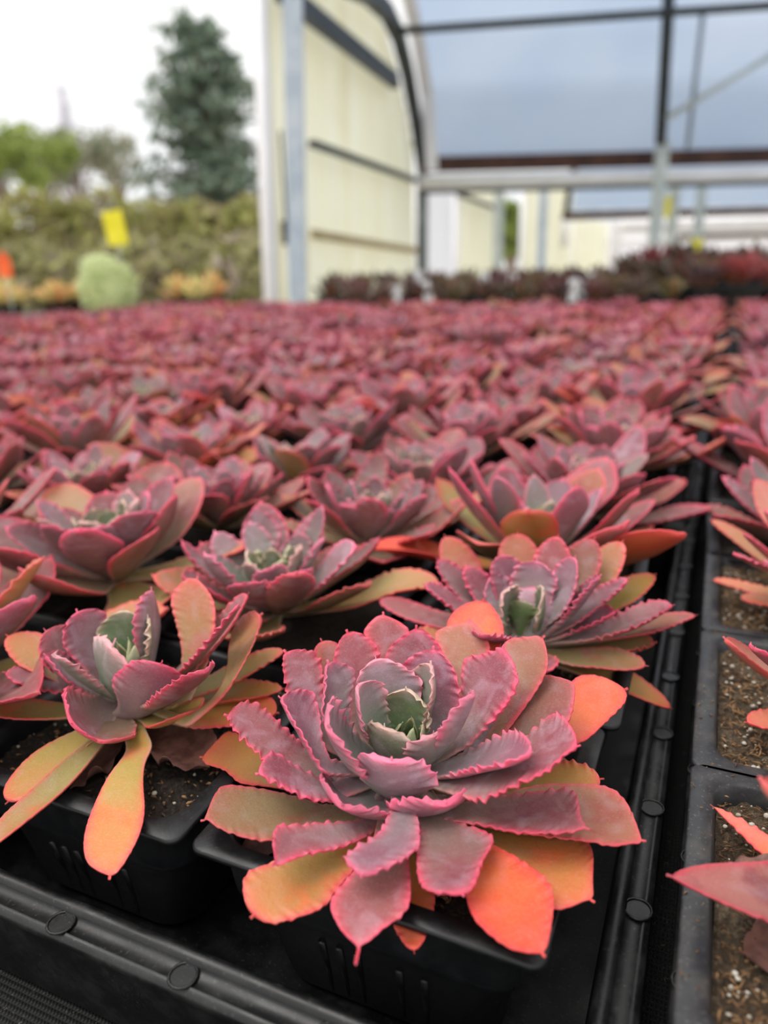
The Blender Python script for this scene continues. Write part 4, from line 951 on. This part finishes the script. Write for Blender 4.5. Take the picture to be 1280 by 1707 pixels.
# ------------------------------------------------------------------ vegetation outside
def foliage_mat(name, cols, trans=.25, scale=3):
    k = NT(name); n = k.noise(scale, 3); geo = k.node('NewGeometry')
    f = k.math('ADD', k.math('MULTIPLY', n, .7), k.math('MULTIPLY', geo.outputs['Random Per Island'], .45))
    col = k.ramp(f, [(.25+.5*i/(len(cols)-1), c) for i, c in enumerate(cols)])
    k.set(k.b.inputs['Base Color'], col); k.b.inputs['Roughness'].default_value = .7
    tr = k.node('BsdfTranslucent'); k.set(tr.inputs[0], col); mx = k.node('MixShader'); mx.inputs[0].default_value = trans
    k.t.links.new(k.b.outputs[0], mx.inputs[1]); k.t.links.new(tr.outputs[0], mx.inputs[2]); k.t.links.new(mx.outputs[0], k.out.inputs[0])
    return k.m
def cards(mb, pts, size, rng, elong=1.6, droop=0):
    for p in pts:
        a = np.array([rng.gauss(0, 1), rng.gauss(0, 1), rng.gauss(0, 1)-droop]); a = unit(a); b = unit(np.cross(a, [rng.gauss(0, 1), rng.gauss(0, 1), rng.gauss(0, 1)]))
        s = size*rng.uniform(.6, 1.3); a = a*s*elong; b = b*s*.5
        mb.add([p-a, p+b*1.0, p+a, p-b], [(0, 1, 2, 3)])
M_BARKT = simple('tree_bark', c8(118, 100, 90), c8(150, 132, 122), 3, .9)
def bush(u0, u1, vt, D, vb, mat, label, cat='shrub', n=2600, size=.05, depth=.5, name='garden_shrub', group=None, seed=1):
    r = random.Random(seed); a = at(u0, vb, D); b = at(u1, vb, D); top = at((u0+u1)/2, vt, D)[2]; zb = max(GZ, min(a[2], b[2])); c = (a+b)/2; c[2] = zb
    root = empty(name, c, label=label, cat=cat, group=group); w = np.linalg.norm((b-a)[:2])/2; h = top-zb; pts = []
    for i in range(n):
        th = r.uniform(0, 6.28); q = r.uniform(-1, 1); rr = r.uniform(.6, 1)**.5; s = math.sqrt(1-q*q); k = 1+.22*mn.noise(Vector((math.cos(th)*1.6*s+seed*3, math.sin(th)*1.6*s, q*1.6)))
        k += .12*mn.noise(Vector((math.cos(th)*5*s+seed*3, math.sin(th)*5*s, q*5)))
        pts.append(np.array([w*k*rr*s*math.cos(th), depth*k*rr*s*math.sin(th), h*.5+h*.5*k*rr*q]))
    mb = MB(); cards(mb, pts, size, r); mb.blob((0, 0, h*.44), (w*.66, depth*.6, h*.34), seed, n=2); mb.build('foliage', mat, root, smooth=False)
    mb = MB(); mb.tube([(0, 0, 0), (0, 0, h*.4)], .03, 6); mb.build('stem', M_BARKT, root)
    return root
M_HEDGE = foliage_mat('olive_hedge_leaves', [c8(112, 118, 76), c8(158, 160, 96), c8(186, 184, 112), c8(160, 146, 120)], scale=1.5)
M_HEDGE2 = foliage_mat('grey_olive_leaves', [c8(118, 116, 88), c8(160, 152, 116), c8(178, 180, 112), c8(164, 148, 138)], scale=1.5)
hd = [(-120, 70, 318, 12.5), (10, 170, 322, 12.0), (120, 260, 316, 12.4), (215, 345, 330, 12.0), (300, 420, 334, 12.3), (380, 500, 330, 12.0), (-140, 40, 395, 9.5), (20, 160, 410, 9.2), (150, 300, 400, 9.6), (270, 380, 402, 9.2), (355, 500, 398, 9.5)]
hl = ['bushy olive shrub at the far left of the back hedge', 'rounded olive shrub below the green tree on the left', 'olive shrub of the back hedge above the yellow card', 'olive shrub of the back hedge at the foot of the tall conifer', 'olive shrub of the back hedge right of the conifer foot', 'olive shrub of the back hedge beside the gable wall', 'lower dull green shrub at the left edge', 'lower dull green shrub left of the yellow card', 'lower brownish shrub behind the pale green plant', 'lower dull green shrub between the pale plant and the gable wall', 'lower green shrub next to the gable wall edge']
for i, (a, b, vt, D) in enumerate(hd):
    bush(a, b, vt, D, 560, M_HEDGE if i < 6 else M_HEDGE2, hl[i], seed=i+3, size=.075, n=2400, depth=.9, group='hedge shrubs behind the bench')
M_LT = foliage_mat('fresh_green_leaves', [c8(104, 120, 72), c8(142, 158, 84), c8(172, 186, 104)], .4)
M_DT = foliage_mat('dusky_leaves', [c8(124, 134, 112), c8(150, 156, 132), c8(170, 164, 148)], .35)
def tree(u, vt, vb_crown, D, wpx, mat, label, n=2600, size=.1, name='broadleaf_tree', seed=1, trunk=.12):
    r = random.Random(seed); base = at(u, 450, D); base[2] = GZ; top = at(u, vt, D)[2]-GZ; low = at(u, vb_crown, D)[2]-GZ; w = wpx/FPX*D/2
    root = empty(name, base, label=label, cat='tree'); pts = []
    lobes = [(r.uniform(-.6, .6)*w, r.uniform(-.6, .6)*w, low+(top-low)*r.uniform(.2, .85), r.uniform(.25, .5)) for _ in range(16)]
    for i in range(n):
        lx, ly, lz, lr = lobes[i % 16]; d = unit(np.array([r.gauss(0, 1), r.gauss(0, 1), r.gauss(0, 1)]))*r.random()**.4
        pts.append(np.array([lx, ly, lz])+d*np.array([w*lr, w*lr, (top-low)*lr*.55]))
    mb = MB(); cards(mb, pts, size, r, 1.3); mb.build('crown', mat, root, smooth=False)
    mb = MB(); mb.tube([(0, 0, 0), (.05, 0, low), (0, .05, low+(top-low)*.7)], [trunk, trunk*.7, trunk*.2], 8)
    for lx, ly, lz, lr in lobes[:8]: mb.tube([(0, 0, low*.9), (lx, ly, lz)], [trunk*.4, trunk*.08], 5)
    mb.build('trunk', M_BARKT, root)
    return root
tree(20, 190, 330, 17, 150, M_LT, 'light green tree at the far left above the hedge', seed=2, n=1000, size=.09)
tree(95, 208, 330, 19, 120, M_LT, 'smaller light green tree right of the leftmost one', seed=3, n=650, size=.09)
tree(150, 215, 335, 22, 120, M_DT, 'dull grey-green tree under the faint pale spire', seed=4, n=1000, size=.12)
tree(215, 205, 335, 26, 90, M_DT, 'sparse bare-looking tree between the dull tree and the conifer', seed=6, n=420, size=.13)
tree(848, 332, 430, 14, 70, M_LT, 'bright green tree seen through the opening between the panels', seed=8, n=1800, size=.12)
# pale far spire tree
def conifer(u, vt, vb, D, wpx, mat, label, seed, tiers=20, per=14, size=.12, name='conifer_tree', trunk=.3, dens=26, shape=None, lowf=.28):
    r = random.Random(seed); base = at(u, 450, D); base[2] = GZ; top = at(u, vt, D)[2]-GZ; W0 = wpx/FPX*D/2
    root = empty(name, base, label=label, cat='tree'); mb = MB(); br = MB()
    br.tube([(0, 0, 0), (0, 0, top*.97)], [trunk, trunk*.15], 8)
    for t in range(tiers):
        f = lowf+(1-lowf)*t/(tiers-1)*.98; z = top*f
        wid = W0*(shape(f) if shape else (1-f)/(1-lowf))
        for k in range(per):
            a = r.uniform(0, 6.28); L = wid*r.uniform(.45, 1.1)+.1; d = np.array([math.cos(a), math.sin(a), 0]); zz = z+r.uniform(-.5, .5)*top/tiers
            tip = d*L+np.array([0, 0, zz+L*r.uniform(-.12, .22)]); br.tube([(0, 0, zz), tip], [trunk*.18, .01], 4, cap=False)
            pts = []
            for q in range(int(dens*(.4+L/W0))):
                s = r.uniform(.25, 1.02); p = np.array([0, 0, zz])*(1-s)+tip*s+np.array([r.gauss(0, .10)*L, r.gauss(0, .10)*L, r.gauss(-.03, .05)*L]); pts.append(p)
            cards(mb, pts, size, r, 1.5, .4)
    br.build('trunk', M_BARKT, root); mb.build('foliage', mat, root, smooth=False)
    return root
M_CON = foliage_mat('dark_conifer_needles', [c8(84, 104, 92), c8(112, 132, 116), c8(140, 154, 136)], .3)  # needle greens lightened, air haze put into the colour
M_PALE = foliage_mat('haze_painted_needles', [c8(240, 240, 248), c8(244, 244, 250), c8(248, 248, 252)], .5)  # far-off haze painted as near-white needle colour
shp = lambda f: (1.0 if f < .62 else .86) * (1 if f < .8 else max(.35, .75-(f-.8)*1.4)) * (.65 + .35*math.sin(f*34)**2)
conifer(368, 40, 330, 19, 236, M_CON, 'tall dark green conifer rising left of the gable wall', 31, tiers=22, per=10, size=.13, dens=17, trunk=.22, shape=shp, lowf=.30)
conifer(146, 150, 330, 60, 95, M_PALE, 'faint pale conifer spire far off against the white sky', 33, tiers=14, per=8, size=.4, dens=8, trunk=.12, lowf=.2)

# spiky plants, pale shrub, cards on sticks on a side bench to the left
sb = empty('side_bench', at(200, 515, 4.9)*[1, 1, 0]+[0, 0, GZ], YAW, label='low side bench behind the field of rosettes carrying spiky plants', cat='bench')
sbz = at(200, 530, 4.5)[2]
mb = MB(); mb.box((-.1, 0, sbz-GZ-.02), (2.3, 1.0, .04)); mb.build('bench_top', M_DARK, sb, smooth=False)
for sx_ in (-1, 1):
    for sy in (-1, 1): mb = MB(); mb.box((sx_*1.1-.1, sy*.45, (sbz-GZ-.04)/2), (.05, .05, sbz-GZ-.04)); mb.build('leg', M_POSTW, sb, smooth=False)
M_SPK = foliage_mat('orange_green_spikes', [c8(196, 200, 130), c8(232, 206, 140), c8(246, 176, 128)], .3, 6)
M_SPY = foliage_mat('yellow_green_spikes', [c8(206, 216, 140), c8(238, 228, 160), c8(246, 190, 140)], .3, 6)
M_PG = foliage_mat('pale_green_plant', [c8(196, 208, 154), c8(218, 226, 180), c8(232, 238, 200)], .4, 6)
def spiky(u, vt, wpx, D, mat, label, seed, n=60):
    r = random.Random(seed); p = at(u, 520, D); p[2] = sbz; h = at(u, vt-12, D)[2]-sbz; w = 1.25*wpx/FPX*D/2
    root = empty('spiky_plant', p, label=label, cat='plant', group='spiky plants on the side bench')
    mb = MB(); pot_mb(mb, h=.07, depth=.09); o = mb.build('pot', M_POT, root); o.location = (0, 0, .09)
    mb = MB()
    for i in range(n):
        a = r.uniform(0, 6.28); q = r.uniform(0, 1); rr = w*q*r.uniform(.8, 1.1); hh = (h-.08)*(1-.5*q*q)*r.uniform(.75, 1.05)
        mb.tube([(0.02*math.cos(a), .02*math.sin(a), .08), (rr*.55*math.cos(a), rr*.55*math.sin(a), .08+hh*.6), (rr*math.cos(a), rr*math.sin(a), .08+hh)], [.012, .010, .002], 5)
    mb.build('spikes', mat, root)
spiky(12, 474, 90, 4.5, M_SPY, 'yellow-green spiky plant at the left edge below the orange tag', 1)
spiky(98, 476, 70, 4.6, M_SPK, 'orange-tipped spiky plant left of the pale green bush', 2)
spiky(138, 478, 60, 4.7, M_SPK, 'small orange-tipped spiky plant touching the pale green bush', 3)
spiky(300, 466, 60, 4.6, M_SPK, 'orange-tipped spiky plant right of the pale green bush', 4)
spiky(330, 468, 50, 4.5, M_SPY, 'spiky plant with pinkish stems between two orange-tipped ones', 6)
spiky(358, 462, 56, 4.7, M_SPK, 'rightmost orange-tipped spiky plant before the gable wall', 5)
bush(140, 234, 424, 4.5, 528, M_PG, 'pale green rounded bushy plant under the yellow card', n=1500, size=.016, depth=.16, name='pale_bush', seed=44)
def stake(u, v, wpx, hpx, D, mat, label, vb, shape='rect', lean=.12):
    p = at(u, v, D); w, h = wpx/FPX*D, hpx/FPX*D; root = empty('tag_stake', (p[0], p[1], sbz), YAW, label=label, cat='tag')
    mb = MB(); zz = p[2]-sbz
    if shape == 'rect': mb.box((0, 0, 0), (w, .004, h)); o = mb.build('card', mat, root, smooth=False); o.location = (0, 0, zz); o.rotation_euler = (0, -lean*-1, .2)
    else:
        V = [(-w/2, 0, -h/2), (w/2, 0, -h/2), (w/2, 0, h*.15), (0, 0, h/2), (-w/2, 0, h*.15)]; V = V+[(x, .004, z) for x, y, z in V]
        mb.add(V, [(0, 1, 2, 3, 4), (9, 8, 7, 6, 5)]+[(i, i+5, (i+1) % 5+5, (i+1) % 5) for i in range(5)]); o = mb.build('card', mat, root, smooth=False); o.location = (0, 0, zz)
    mb = MB(); mb.tube([(0, .008, 0), (0, .008, zz)], .004, 6); mb.build('stick', M_POSTW, root)
stake(192, 380, 30, 50, 4.5, M_YEL, 'bright yellow sticky card on a thin stick above the pale bush', 500, lean=-.12)
stake(6, 440, 22, 40, 4.3, M_ORG, 'orange pointed tag on a stick at the left edge', 500, shape='pt')
